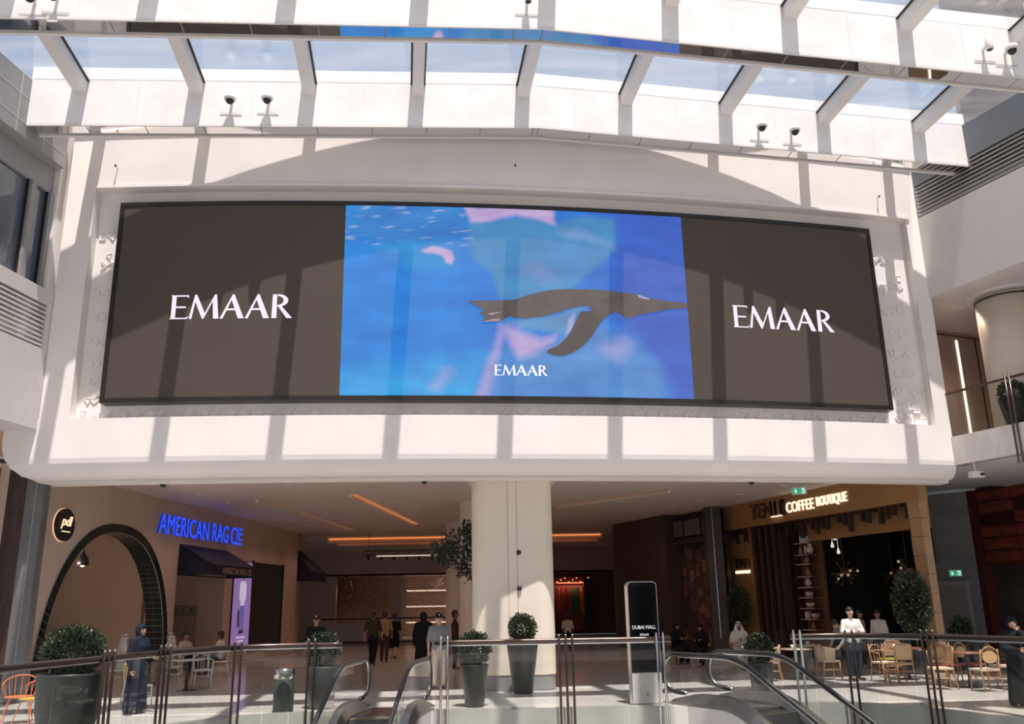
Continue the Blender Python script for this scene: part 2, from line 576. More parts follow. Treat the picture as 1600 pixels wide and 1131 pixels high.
def pdist(x, z, poly):
    """signed distance to a polygon, negative inside"""
    d, ins, n = 1e9, False, len(poly)
    for i in range(n):
        x1, z1 = poly[i]
        x2, z2 = poly[i - 1]
        ex, ez = x2 - x1, z2 - z1
        t = max(0.0, min(1.0, ((x - x1) * ex + (z - z1) * ez) / (ex * ex + ez * ez + 1e-9)))
        d = min(d, math.hypot(x1 + t * ex - x, z1 + t * ez - z))
        if (z1 > z) != (z2 > z) and x < (x2 - x1) * (z - z1) / (z2 - z1) + x1:
            ins = not ins
    return -d if ins else d
PIC = [  # soft shapes of the picture on the middle display: outline, colour, edge softness, opacity
    ([(-4.3, 12.2), (-1.0, 12.2), (-1.0, 10.9), (-2.4, 10.6), (-4.3, 10.9)], (.05, .26, .66), .5, .7),
    ([(-4.3, 10.9), (-2.4, 10.45), (-1.2, 10.3), (-.6, 8.4), (-1.2, 7.4), (-4.3, 7.7)], (.006, .25, .80), .5, .55),
    ([(-3.3, 10.75), (-2.4, 10.85), (-1.4, 10.8), (-1.4, 10.25), (-2.2, 10.2)], (.03, .36, .80), .25, .9),
    ([(-4.3, 7.45), (-2.97, 7.6), (-1.44, 7.8), (-.6, 7.9), (-.9, 6.7), (-4.3, 6.7)], (.03, .42, .90), .3, .9),
    ([(-2.0, 7.1), (-1.7, 7.5), (-1.5, 7.55), (-1.8, 7.0)], (.35, .45, .88), .15, .9),
    ([(2.75, 12.2), (4.8, 12.2), (4.8, 6.7), (4.13, 6.7), (3.59, 7.86), (2.85, 8.7), (2.68, 9.07)], (.04, .13, .62), .35, .9),
    ([(-1.02, 11.6), (-.4, 11.5), (.24, 11.7), (1.2, 11.6), (2.75, 11.75), (2.72, 10.9), (2.1, 10.2), (1.4, 9.6), (.4, 9.3), (-.28, 9.4), (-.45, 10.0), (-.97, 10.41)], (.07, .31, .60), .07, .85),
    ([(.3, 10.3), (.75, 10.4), (1.2, 9.9), (.95, 9.85)], (.35, .42, .78), .25, .45),
    ([(1.3, 11.4), (1.8, 11.3), (2.6, 11.1), (2.7, 10.95), (1.5, 11.15)], (.35, .45, .80), .15, .5),
    ([(-1.1, 11.95), (1.15, 11.95), (1.2, 11.55), (.72, 11.62), (.18, 11.72), (-.43, 11.49), (-.94, 11.47)], (.66, .48, .80), .06, .95),
    ([(-2.26, 10.67), (-1.97, 10.76), (-1.5, 10.68), (-1.41, 10.46), (-1.47, 10.3), (-1.62, 10.33), (-1.74, 10.52), (-2.15, 10.6)], (.68, .52, .84), .04, 1),
    ([(-.47, 8.1), (.75, 8.3), (2.24, 8.8), (3.13, 8.4), (3.7, 7.74), (4.0, 6.7), (-.8, 6.7)], (.11, .33, .74), .25, .8),
    ([(.2, 7.1), (1.7, 7.3), (2.3, 7.1), (1.5, 6.8)], (.03, .22, .66), .3, .8),
    ([(-.3, 8.74), (-.1, 8.6), (-.65, 6.7), (-.98, 6.7), (-.71, 7.42), (-.47, 8.02)], (.42, .38, .80), .1, .9),
    ([(-.24, 8.8), (.29, 8.9), (1.17, 9.07), (1.98, 9.33), (2.0, 9.2), (1.69, 9.0), (1.52, 8.67), (1.31, 8.5), (.76, 8.6), (.17, 8.67)], (.13, .36, .66), .08, .9),
    ([(-.14, 8.67), (.17, 8.63), (.75, 8.32), (1.07, 8.47), (.99, 8.28), (.59, 7.95), (.23, 7.86), (-.11, 8.38)], (.60, .46, .80), .12, .9),
    ([(2.35, 8.15), (2.8, 8.4), (3.0, 8.2), (2.7, 7.9)], (.52, .42, .82), .25, .7),
    ([(1.45, 8.9), (1.62, 9.0), (1.5, 8.6), (1.38, 8.5)], (.60, .62, .90), .06, .9),
]
def display_picture():
    """the video frame as a fine grid of pixels, each with its colour, glowing"""
    from mathutils import noise
    nx, nz = 260, 150
    vs, cs, fs = [], [], []
    x0, x1, z0, z1 = -4.18, 4.60, SZ0 + .11, SZ1 - .11
    for j in range(nz + 1):
        z = z0 + (z1 - z0) * j / nz
        for i in range(nx + 1):
            x = x0 + (x1 - x0) * i / nx
            vs.append(apt(x, .012, z))
            u = i / nx
            c = [.0 + .03 * u, .27 - .11 * u, .86 - .16 * u]
            wob = noise.noise(Vector((x * 1.3, z * 1.3, 3)))
            wx, wz = x + .12 * wob, z + .12 * noise.noise(Vector((x * 1.3, z * 1.3, 9)))
            for poly, pc, soft, op in PIC:
                d = pdist(wx, wz, poly)
                if d < soft:
                    k = op * (1 if d < -soft else .5 - .5 * d / soft)
                    c = [a + (b - a) * k for a, b in zip(c, pc)]
            n1 = noise.fractal(Vector((x * .9, z * 2.2, 1)), 1.0, 2.0, 4)
            g = 1 + .22 * n1
            if x < -.9 and z > 10.8:
                st = noise.noise(Vector((x * 2.2 + z * 2.5, z * 14 - x * 2.0, 5)))
                if st > .28: c = [a + (b - a) * min(1, (st - .28) * 2.2) for a, b in zip(c, (.45, .55, .85))]
            cs.append((max(0, c[0] * g), max(0, c[1] * g), max(0, min(1, c[2] * (1 + .12 * n1))), 1))
    w = nx + 1
    for j in range(nz):
        for i in range(nx):
            fs.append((j * w + i, j * w + i + 1, (j + 1) * w + i + 1, (j + 1) * w + i))
    me = bpy.data.meshes.new('display_panel')
    me.from_pydata([tuple(v) for v in vs], [], fs)
    at = me.color_attributes.new('picture', 'FLOAT_COLOR', 'POINT')
    at.data.foreach_set('color', [q for c in cs for q in c])
    m = bpy.data.materials.new('display_picture')
    m.use_nodes = True
    nt = m.node_tree
    b = nt.nodes['Principled BSDF']
    b.inputs['Base Color'].default_value = (.045, .042, .04, 1)
    b.inputs['Specular IOR Level'].default_value = .15
    ca = nt.nodes.new('ShaderNodeAttribute')
    ca.attribute_name = 'picture'
    nt.links.new(ca.outputs['Color'], b.inputs['Emission Color'])
    b.inputs['Emission Strength'].default_value = PIC_STR
    me.materials.append(m)
    return obj('display_panel', me, screen)
PIC_STR = 0.72
abox(MB(), SX0 + .11, -4.18, 0.0, 0.012, SZ0 + .11, SZ1 - .11).build('display_panel', DISP, screen)
disp = display_picture()
abox(MB(), 4.60, SX1 - .11, 0.0, 0.012, SZ0 + .11, SZ1 - .11).build('display_panel', DISP, screen)

def wall_poly(name, polys, off, m, parent):
    """flat print on the curved display: polygons in (x, z), cut into narrow strips so that they follow the curve"""
    bm = bmesh.new()
    for poly in polys:
        tri = geometry.tessellate_polygon([[Vector((x, 0, z)) for x, z in poly]])
        vs = [bm.verts.new((x, 0, z)) for x, z in poly]
        for t in tri:
            try:
                bm.faces.new([vs[i] for i in t])
            except ValueError:
                pass
    xa = min(v.co.x for v in bm.verts)
    xb = max(v.co.x for v in bm.verts)
    x = math.ceil(xa / 0.4) * 0.4
    while x < xb:
        bmesh.ops.bisect_plane(bm, geom=list(bm.verts) + list(bm.edges) + list(bm.faces), plane_co=(x, 0, 0), plane_no=(1, 0, 0))
        x += 0.4
    for v in bm.verts:
        v.co.y = wy(v.co.x) - off
    bmesh.ops.recalc_face_normals(bm, faces=bm.faces)
    me = bpy.data.meshes.new(name)
    bm.to_mesh(me)
    bm.free()
    me.materials.append(m)
    return obj(name, me, parent)

def disp_col(name, c=(1, 1, 1), s=0.8, var=0.15, scale=2.2):
    if name in MATS: return MATS[name]
    m = bpy.data.materials.new(name)
    m.use_nodes = True
    nt = m.node_tree
    b = nt.nodes['Principled BSDF']
    b.inputs['Base Color'].default_value = (0.06, 0.055, 0.05, 1)
    b.inputs['Specular IOR Level'].default_value = 0.25
    tc = nt.nodes.new('ShaderNodeTexCoord')
    nz = nt.nodes.new('ShaderNodeTexNoise')
    nz.inputs['Scale'].default_value = scale
    nz.inputs['Detail'].default_value = 7
    r = nt.nodes.new('ShaderNodeValToRGB')
    r.color_ramp.elements[0].position = 0.3
    r.color_ramp.elements[1].position = 0.7
    r.color_ramp.elements[0].color = (*[x * (1 - var) for x in c], 1)
    r.color_ramp.elements[1].color = (*[min(1, x * (1 + var)) for x in c], 1)
    nt.links.new(tc.outputs['Object'], nz.inputs[0])
    nt.links.new(nz.outputs[0], r.inputs[0])
    nt.links.new(r.outputs[0], b.inputs['Emission Color'])
    b.inputs['Emission Strength'].default_value = s
    MATS[name] = m
    return m
PENGB = [(-1.09, 9.33), (-0.41, 9.35), (0.07, 9.38), (0.47, 9.53), (0.95, 9.66), (1.43, 9.71), (2.0, 9.72), (2.45, 9.71), (2.89, 9.66), (3.35, 9.63), (3.63, 9.55), (3.96, 9.49), (4.59, 9.45), (4.58, 9.31), (4.03, 9.25), (3.61, 9.15), (3.19, 9.04), (2.98, 8.94), (2.86, 9.03), (2.7, 9.12), (2.5, 9.05), (2.33, 8.9), (2.13, 9.1), (1.98, 9.26), (1.86, 9.26), (1.49, 9.19), (1.17, 9.07), (0.77, 8.94), (0.29, 8.89), (0.06, 8.9), (-0.02, 8.95), (-0.3, 8.79), (-0.74, 8.78), (-0.65, 8.91), (-0.8, 9.01), (-0.68, 9.09)]
PENGF = [(1.77, 9.11), (2.1, 9.14), (2.37, 8.94), (2.2, 8.73), (2.03, 8.45), (1.78, 8.18), (1.53, 8.01), (1.29, 7.92), (1.06, 7.93), (0.88, 7.99), (0.9, 8.08), (1.14, 8.18), (1.39, 8.41), (1.55, 8.67), (1.68, 8.92)]
wall_poly('penguin_body', [PENGB], 0.027, disp_col('pic_dark', (0.095, 0.075, 0.072), .7, .25, 3), disp)
wall_poly('penguin_flipper', [PENGF], 0.029, disp_col('pic_dark2', (0.07, 0.055, 0.05), .6, .2, 3), disp)
wall_poly('penguin_patch', [[(3.28, 9.63), (3.59, 9.54), (3.57, 9.48), (3.3, 9.55)]], 0.031, disp_col('pic_violet_light', (0.3, 0.35, 0.8), .8), disp)
wall_poly('penguin_foot', [[(-0.74, 8.78), (-0.3, 8.8), (-0.28, 8.87), (-0.45, 8.86)], [(-0.6, 9.0), (-0.2, 9.06), (-0.5, 8.95)]], 0.031, disp_col('pic_foot', (0.4, 0.3, 0.38), .7), disp)

GLYPH = {
    'E': (0.84, [[(0.06, 0), (0.26, 0), (0.26, 1), (0.06, 1)], [(0, 0), (.8, 0), (.82, .05), (0.06, .06)], [(.7, .05), (.8, .0), (.86, .12), (.8, .09)], [(0.0, 1), (.82, 1), (.82, .94), (0.06, .94)], [(.74, .94), (.82, .94), (.82, .88)], [(.2, .46), (.72, .46), (.72, .53), (.2, .53)]]),
    'M': (1.36, [[(0, 0), (.13, 0), (.30, 1.0), (.22, 1.02)], [(.22, 1.02), (.32, 1.0), (.74, .2), (.62, -.02), (.24, .74)], [(.60, .0), (.68, 0), (1.2, 1.02), (1.12, 1.0)], [(1.14, 1.0), (1.22, 1.02), (1.36, 0), (1.11, 0), (1.05, .72)]]),
    'A': (1.1, [[(0, 0), (.14, 0), (.60, 1.0), (.54, 1.02)], [(.54, 1.02), (.62, 1.0), (1.1, 0), (.83, 0), (.48, .82)], [(.24, .34), (.80, .34), (.76, .42), (.28, .42)]]),
    'R': (0.98, [[(.04, 0), (.27, 0), (.25, 1), (.06, 1)], [(.30, .52), (.48, .5), (.98, 0), (.72, 0)]]
          + [[(.28 + .28 * math.sin(PI * i / 8), .74 + .19 * math.cos(PI * i / 8)), (.28 + .28 * math.sin(PI * (i + 1) / 8), .74 + .19 * math.cos(PI * (i + 1) / 8)),
              (.28 + .50 * math.sin(PI * (i + 1) / 8), .74 + .27 * math.cos(PI * (i + 1) / 8)), (.28 + .50 * math.sin(PI * i / 8), .74 + .27 * math.cos(PI * i / 8))] for i in range(8)]),
}
def emaar(x0, x1, z0, z1, parent, m, off):
    adv, polys = 0.0, []
    for ch, gap in zip('EMAAR', (.04, .05, .04, .07, 0)):
        w, ps = GLYPH[ch]
        polys.append((ch, [[(p[0] + adv, p[1]) for p in q] for q in ps]))
        adv += w + gap
    for ch, ps in polys:
        wall_poly('letter', [[(x0 + p[0] / adv * (x1 - x0), z0 + p[1] * (z1 - z0)) for p in q] for q in ps], off, m, parent)
LETW = emis('screen_letter', (0.93, 0.82, 0.98), 0.95)
panels = [o for o in col.objects if o.parent == screen and o.name.startswith('display_panel')]
emaar(-8.40, -5.40, 8.85, 9.47, panels[0], LETW, 0.018)
emaar(5.82, 8.70, 8.85, 9.46, panels[2], LETW, 0.018)
emaar(-0.44, 0.88, 7.40, 7.67, disp, emis('screen_letter_white', (1, 0.97, 1), 1.0), 0.034)

# ------------------------------------------------------------------ glazed roof
def ly(x, yc): return yc + 0.125 * x
def lz(x): return 13.83 - 0.047 * abs(x - 0.8)
roof = thing('ceiling', 'glazed atrium roof with white ribs between deep white beams', None, (0, 10, 15), kind='structure', world=True)
BEAMS = [20.18, 16.13, 12.08, 8.03, 3.98, -0.07]
AX = Vector((0.9923, 0.124, 0)).normalized()
NX = Vector((-AX.y, AX.x, 0))
BW = 0.5
def rx_lim(yc):
    return (-13.4 if yc < 20 else -11.56), (12.64 if yc > 20 else 11.8 + .43 * (23.45 - yc) + .6)
def beam_mesh(yc, z0, z1, d0, d1, x0, x1):
    xs = [x0] + ([0.8] if x0 < 0.8 < x1 else []) + [x1]
    vs, fs = [], []
    for x in xs:
        for d, z in ((d0, z0), (d1, z0), (d1, z1), (d0, z1)):
            vs.append(Vector((x, ly(x, yc), 0)) + NX * d + Vector((0, 0, lz(x) + z)))
    for i in range(len(xs) - 1):
        for k in range(4):
            l = (k + 1) % 4
            fs.append((i * 4 + k, i * 4 + l, i * 4 + 4 + l, i * 4 + 4 + k))
    n = len(xs) - 1
    fs += [(0, 1, 2, 3), (n * 4 + 3, n * 4 + 2, n * 4 + 1, n * 4)]
    return MB().add(vs, fs)
RIBX = [-10.42 + 2.71 * i for i in range(-1, 12)]
for bi, yc in enumerate(BEAMS):
    x0, x1 = rx_lim(yc)
    beam = bpy.data.objects.new('roof_beam', None)
    col.objects.link(beam)
    put(beam, roof)
    beam_mesh(yc, 0.03, 1.58, 0.0, BW, x0, x1).build('beam_body', BEAMW, beam)
    # thin drip trims along both lower edges and mirror panels between them
    beam_mesh(yc, -0.03, 0.035, -0.012, 0.03, x0, x1).build('edge_trim', RIBW, beam)
    beam_mesh(yc, -0.05, 0.035, BW - 0.06, BW + 0.02, x0, x1).build('edge_trim', RIBW, beam)
    x = x0
    if bi < 3:
        step = 1.36
        while x < x1 - 0.2:
            xe = min(x + step - 0.025, x1)
            if x < 0.8 < xe: xe = 0.8 - 0.012
            beam_mesh(yc, -0.012, 0.03, 0.03, BW - 0.06, x, xe).build('soffit_panel', MIRROR, beam)
            x = xe + 0.025
        # narrow joints in the plaster face
        for rx in RIBX:
            xx = rx + 1.35 + 0.125 * (20.18 - yc)
            if x0 < xx < x1:
                beam_mesh(yc, 0.04, 1.2, -0.003, 0.01, xx - 0.006, xx + 0.006).build('face_joint', RIBW, beam)
# ribs and panes, bay by bay
edges = [('wall', None)] + [(yc, yc) for yc in BEAMS]
for bi in range(len(BEAMS)):
    yc = BEAMS[bi]
    for ri in range(len(RIBX)):
        xf = RIBX[ri] + 0.125 * (20.18 - yc)
        lim = rx_lim(yc)
        if bi == 0:
            # bay between the last beam and the wall
            p0 = Vector((xf, ly(xf, yc), 0)) + NX * BW
            ln = max(0.2, wy(xf) - p0.y)
            if XL < xf < XR:
                M = Matrix.Translation(p0 + Vector((0, 0, lz(xf)))) @ Matrix.Rotation(math.atan2(-NX.x, NX.y), 4, 'Z')
                o = MB().box(-0.15, 0.15, -0.02, ln + 0.05, 0.86, 1.22).build('rib', RIBW)
                o.data.transform(M); put(o, roof)
        if bi + 1 < len(BEAMS) and lim[0] < xf < lim[1]:
            y2 = BEAMS[bi + 1]
            L = (yc - y2) * 0.9923 - BW
            p0 = Vector((xf, ly(xf, yc), 0))
            M = Matrix.Translation(p0 + Vector((0, 0, lz(xf)))) @ Matrix.Rotation(math.atan2(-NX.x, NX.y), 4, 'Z')
            mb = MB().box(-0.14, 0.14, -L - 0.02, 0.02, 0.86, 1.19)
            o = mb.build('rib', RIBW)
            o.data.transform(M); put(o, roof)
            cp_ = MB().box(-0.19, 0.19, -L, 0.0, 1.19, 1.215).build('rib_cap', DARKMETAL)
            cp_.data.transform(M); put(cp_, o); 
        # glass pane between this rib and the next
    for ri in range(-1, len(RIBX)):
        xa = (RIBX[ri] if ri >= 0 else RIBX[0] - 2.71)
        xb = xa + 2.71
        if bi + 1 < len(BEAMS):
            y2 = BEAMS[bi + 1]
            L = (yc - y2) * 0.9923 - BW
            xa2, xb2 = xa + 0.125 * (20.18 - yc), xb + 0.125 * (20.18 - yc)
            lim = rx_lim(yc)
            if xb2 < lim[0] - 1.0 or xa2 > lim[1] + 2.5: continue
            vs = []
            for xx in (xa2 + 0.02, xb2 - 0.02):
                for d in (0.0, -L):
                    q = Vector((xx, ly(xx, yc), 0)) + NX * d
                    vs += [q + Vector((0, 0, lz(xx) + 1.225)), q + Vector((0, 0, lz(xx) + 1.25))]
            MB().hexa([vs[0], vs[4], vs[6], vs[2], vs[1], vs[5], vs[7], vs[3]]).build('glass_pane', SKYGLASS, roof)
        if bi == 0 and xa > XL - 1.5 and xb < XR + 2.5:
            vs = []
            for xx in (max(xa, XL) + 0.02, min(xb, XR) - 0.02):
                q = Vector((xx, ly(xx, yc), 0)) + NX * BW
                w = Vector((xx, max(wy(xx), q.y + .1), 0))
                for p in (q, w):
                    vs += [p + Vector((0, 0, lz(xx) + 1.225)), p + Vector((0, 0, lz(xx) + 1.25))]
            MB().hexa([vs[0], vs[4], vs[6], vs[2], vs[1], vs[5], vs[7], vs[3]]).build('glass_pane', SKYGLASS, roof)

# ------------------------------------------------------------------ floor with the oval void
rail_l = [(-7.2, 10.0), (-6.83, 12.2), (-6.46, 14.4), (-6.1, 16.4), (-5.35, 17.65), (-4.4, 18.0), (-3.42, 18.02)]
rail_m = [(-1.62, 18.02), (0.9, 18.02), (3.0, 18.0)]
rail_r = [(5.38, 18.15), (6.35, 18.1), (7.35, 17.25), (8.3, 15.2), (9.0, 13.0), (9.6, 10.5)]
def outset(pl, d):
    out = []
    for i, p in enumerate(pl):
        a = Vector(pl[max(i - 1, 0)]); b = Vector(pl[min(i + 1, len(pl) - 1)])
        t = (b - a).normalized()
        out.append((p[0] - t.y * d, p[1] + t.x * d))
    return out
edge = outset(rail_l, 0.13) + outset(rail_m, 0.13) + outset(rail_r, 0.13)
void = edge + [(9.4, 6.0), (8.0, 3.4), (-6.0, 3.4), (-7.4, 6.0)]
outer = [(-20, -8), (22, -8), (22, 66), (-20, 66)]
rings = [[Vector((x, y, 0)) for x, y in outer], [Vector((x, y, 0)) for x, y in reversed(void)]]
flat = rings[0] + rings[1]
tris = geometry.tessellate_polygon(rings)
floor = MB().add([(p.x, p.y, -0.012) for p in flat], tris).build('floor', FLOORM)
tag(floor, 'pale polished marble floor around the void', None, kind='structure')
mb = MB()
n = len(void)
for i in range(n):
    a, b = Vector((*void[i], 0)), Vector((*void[(i + 1) % n], 0))
    mb.add([a + Vector((0, 0, -1.3)), b + Vector((0, 0, -1.3)), b + Vector((0, 0, -.0)), a + Vector((0, 0, 0))], [(0, 1, 2, 3)])
mb.build('slab_edge', MARBLE, floor)
kerb = MB()
for pl in (rail_l, rail_m, rail_r):
    a0 = outset(pl, 0.14)
    a1 = outset(pl, 0.30)
    for i in range(len(pl) - 1):
        kerb.hexa([(*a0[i], -.02), (*a0[i + 1], -.02), (*a1[i + 1], -.02), (*a1[i], -.02), (*a0[i], .015), (*a0[i + 1], .015), (*a1[i + 1], .015), (*a1[i], .015)])
kerb.build('edge_strip', MARBLE, floor)
tile_a = MB().box(0, 1.19, 0, 0.69, -0.011, 0.0).mesh('floor_tile', MARBLE)
for r in range(8):
    for c in range(17):
        x, y = -9.6 + c * 1.2 + (0.6 if r % 2 else 0), 18.42 + r * 0.7
        if y > 21.4 and -1.3 < x < 0.9: continue
        t = obj('floor_tile', tile_a)
        t.parent = floor
        t.location = (x, y, 0)
# lower level
tag(MB().box(-20, 22, -8, 24, -6.2, -6.0).build('floor_lower', FLOORM), 'pale floor of the level below seen through the void', None, kind='structure')
tag(MB().box(-20, 22, 23.5, 24, -6, -1.3).build('wall_lower', PLASTER), 'pale wall of the level below the void', None, kind='structure')

# passage ceiling and rear shell
cxs = [-20, -12.1] + [-11.1 + i for i in range(23)] + [13.5, 22]
cfr = [(x, wy(max(-12.1, min(12.0, x))) + .9) for x in cxs]
ceilp = MB().prism(cfr + [(22, 66), (-20, 66)], lambda p: Vector((p[0], p[1], 5.5)), lambda p: Vector((p[0], p[1], 5.7))).build('ceiling_passage', CEIL)
tag(ceilp, 'dusky flat ceiling over the passage with downlights', None, kind='structure')
bulk = MB()
for i in range(24):
    xa, xb = -12.1 + i, -11.1 + i
    bulk.hexa([(xa, wy(xa) + 0.95, 4.95), (xb, wy(xb) + .95, 4.95), (xb, wy(xb) + 1.15, 4.95), (xa, wy(xa) + 1.15, 4.95), (xa, wy(xa) + .95, 5.6), (xb, wy(xb) + .95, 5.6), (xb, wy(xb) + 1.15, 5.6), (xa, wy(xa) + 1.15, 5.6)])
bulk.build('bulkhead', CEIL, ceilp)
tag(MB().box(-20, 22, -8.4, -8, -6, 15.2).build('wall_rear', PLASTER), 'white wall closing the atrium behind the viewer', None, kind='structure')

# ------------------------------------------------------------------ side galleries
GL = Frame((-11.35, 20.5), (0.12, 1))        # v points to +x
gal = thing('wall_left', 'white side gallery with louvres and tall dark windows', None, (-11.4, 18, 6.2), kind='structure', world=True)
SATIN = mat('satin_white', (0.66, 0.63, 0.61), 0.5, var=0.02)
fbox(GL, 'parapet_panel', SATIN, gal, -26, 0.1, -0.5, 0.0, 6.17, 8.12)
fbox(GL, 'parapet_panel', SATIN, gal, -26, 0.1, -0.5, 0.0, 9.22, 9.6)
fbox(GL, 'parapet_panel', SATIN, gal, -0.15, 0.1, -0.5, 0.0, 8.12, 9.22)
fbox(GL, 'underside', SATIN, gal, -26, 0.1, -7, -0.5, 6.17, 6.35)
fbox(GL, 'louvre_backing', GREYP, gal, -26, -0.15, -0.9, -0.7, 8.12, 9.22)
for i in range(9):
    z = 8.17 + i * 0.117
    mb = MB()
    mb.hexa([GL.pt(*q) for q in ((-10, -0.2, z + .03), (-.15, -0.2, z + .03), (-.15, -0.01, z), (-10, -0.01, z), (-10, -0.2, z + .06), (-.15, -.2, z + .06), (-.15, -0.01, z + .05), (-10, -0.01, z + .05))])
    mb.build('slat', SATIN, gal)
win = bpy.data.objects.new('window_1', None); col.objects.link(win); put(win, gal)
for a, b in ((-10, -7), (-6.9, -4), (-3.9, -0.98), (-0.78, -0.2)):
    fbox(GL, 'pane', WINGLASS, win, a, b, -0.42, -0.38, 9.6, 12.24)
for u in (-6.95, -3.95, -0.88, -0.15):
    fbox(GL, 'mullion', GREYP, win, u - .09, u + .09, -0.45, -0.22, 9.6, 12.24)
    fbox(GL, 'mullion', DARKMETAL, win, u - .12, u - .1, -0.37, -0.3, 9.6, 12.24)
fbox(GL, 'head_panel', GREYP, gal, -26, -0.02, -0.5, -0.3, 12.24, 12.9)
fbox(GL, 'upper_wall', PLASTER, gal, -0.1, 0.6, -1.2, -0.15, 9.6, 15)
fbox(GL, 'roof_box', GREYP, gal, -26, -0.2, -0.9, 0.02, 12.9, 14.45)
for z in (13.25, 13.9):
    fbox(GL, 'panel_joint', RIBW, gal, -26, -0.2, 0.015, 0.026, z, z + .012)
for u in (-1.1, -2.1, -3.2):
    fbox(GL, 'panel_joint', RIBW, gal, u, u + .012, 0.015, 0.026, 12.9, 14.45)
fbox(GL, 'outer_shell', PLASTER, gal, -26, 0.4, -7.4, -7, 6.17, 15)

GR = Frame((11.8, 23.45), (-0.43, 1), flip=-1)   # v points to -x
gar = thing('wall_right', 'white curved side gallery with dark louvres and an open balcony', None, (12.5, 21, 5.3), kind='structure', world=True)
fbox(GR, 'balcony_slab', MARBLE, gar, -24, 0.05, -0.35, 0.0, 5.34, 6.1)
fbox(GR, 'balcony_floor', SATIN, gar, -24, 3.0, -9, -0.35, 5.34, 6.08)
fbox(GR, 'upper_panel', SATIN, gar, -24, 0.05, -0.4, 0.0, 10.08, 12.5)
fbox(GR, 'upper_soffit', SATIN, gar, -24, 3.0, -9, -0.4, 10.08, 10.3)
fbox(GR, 'louvre_backing', GREYP, gar, -24, 0.05, -0.9, -0.7, 12.5, 13.5)
for i in range(8):
    z = 12.54 + i * 0.12
    MB().hexa([GR.pt(*q) for q in ((-12, -0.25, z + .04), (.03, -0.25, z + .04), (.03, -0.01, z), (-12, -0.01, z), (-12, -0.25, z + .07), (.03, -.25, z + .07), (.03, -0.01, z + .045), (-12, -0.01, z + .045))]).build('slat', mat('louvre_grey', (0.32, 0.30, 0.29), 0.5), gar)
fbox(GR, 'roof_box', mat('roof_grey', (0.19, 0.20, 0.215), 0.5), gar, -24, 0.05, -0.9, -0.02, 13.5, 14.5)
BALW = mat('balcony_wall', (0.42, 0.31, 0.25), 0.6, var=0.03)
fbox(GR, 'back_wall', BALW, gar, -24, 6.0, -6.4, -6.0, 6.08, 10.08)
fbox(GR, 'end_wall', BALW, gar, 2.2, 2.5, -6, 1.0, 6.08, 9.93)
fbox(GR, 'end_wall_head', BALW, gar, 2.2, 2.5, -6, 1.0, 9.98, 10.08)
fbox(GR, 'light_strip', emis('strip_light', (1.0, 0.86, 0.72), 1.3), gar, 2.16, 2.2, -3.52, -3.45, 6.1, 9.8)
fbox(GR, 'door_joint', DARKBROWN, gar, 2.17, 2.2, -4.35, -4.31, 6.1, 9.9)
fbox(GR, 'wall_slot', BALW, gar, 2.46, 2.5, -6, 1.0, 9.92, 9.99)
fbox(GR, 'outer_shell', PLASTER, gar, -24, 4, -9.4, -9, 5.3, 15)
# round column on the balcony
cc = Vector((13.95, 23.4, 0))
colr = thing('column', 'cream round column rising from the marble balcony', 'column', (cc.x, cc.y, 6.1), kind='structure', world=True)
MB().lathe([(0.84, 6.08), (0.84, 10.0)], 40, (cc.x, cc.y, 0)).build('shaft', COLUMN, colr, True)
MB().lathe([(1.0, 10.03), (1.03, 10.03), (1.03, 10.085), (1.0, 10.085)], 40, (cc.x, cc.y, 0)).build('ceiling_ring', RIBW, colr)
MB().lathe([(0.86, 9.9), (0.86, 9.94)], 40, (cc.x, cc.y, 0)).build('band', DARKMETAL, colr)
for pq in (Vector((13.22, 24.42, 10.08)),):
    dd = thing('ceiling_spot', 'small round spot in the balcony ceiling by the round column', 'light', tuple(pq))
    MB().lathe([(.08, -.012), (.11, -.012), (.11, .002), (.08, .002)], 16).build('trim_ring', WHITEPL, dd)
    MB().lathe([(.001, -.006), (.08, -.006), (.08, .0)], 16).build('lens', emis('downlight', (1, .80, .62), 2.2), dd)
    lp = bpy.data.lights.new('spot_lamp', 'SPOT')
    lp.energy = 160; lp.color = (1, .72, .52); lp.spot_size = math.radians(140); lp.spot_blend = .6; lp.shadow_soft_size = .1
    lo = bpy.data.objects.new('spot_lamp', lp); col.objects.link(lo); lo.parent = dd; lo.location = (0, 0, -.03)
# balcony guard
brail = thing('balcony_railing', 'glass balcony guard with dark top rail on the upper gallery', 'railing', tuple(GR.pt(-2, -0.06, 6.1)), world=True)
MB().tube([GR.pt(0.6, -0.06, 7.29), GR.pt(-12, -0.06, 7.29)], 0.035, 10).build('handrail', BRONZE, brail, True)
for u0 in (0.0, -2.1, -4.2, -6.3, -8.4):
    fbox(GR, 'glass_pane', RAILGLASS, brail, u0 - 2.07, u0, -0.07, -0.05, 5.9, 7.26)
    for du in (-0.02, 0.1):
        MB().tube([GR.pt(u0 - 2.0 + du, 0.05, 5.1), GR.pt(u0 - 2.0 + du, 0.05, 7.42)], 0.026, 8).build('post', BRONZE, brail, True)

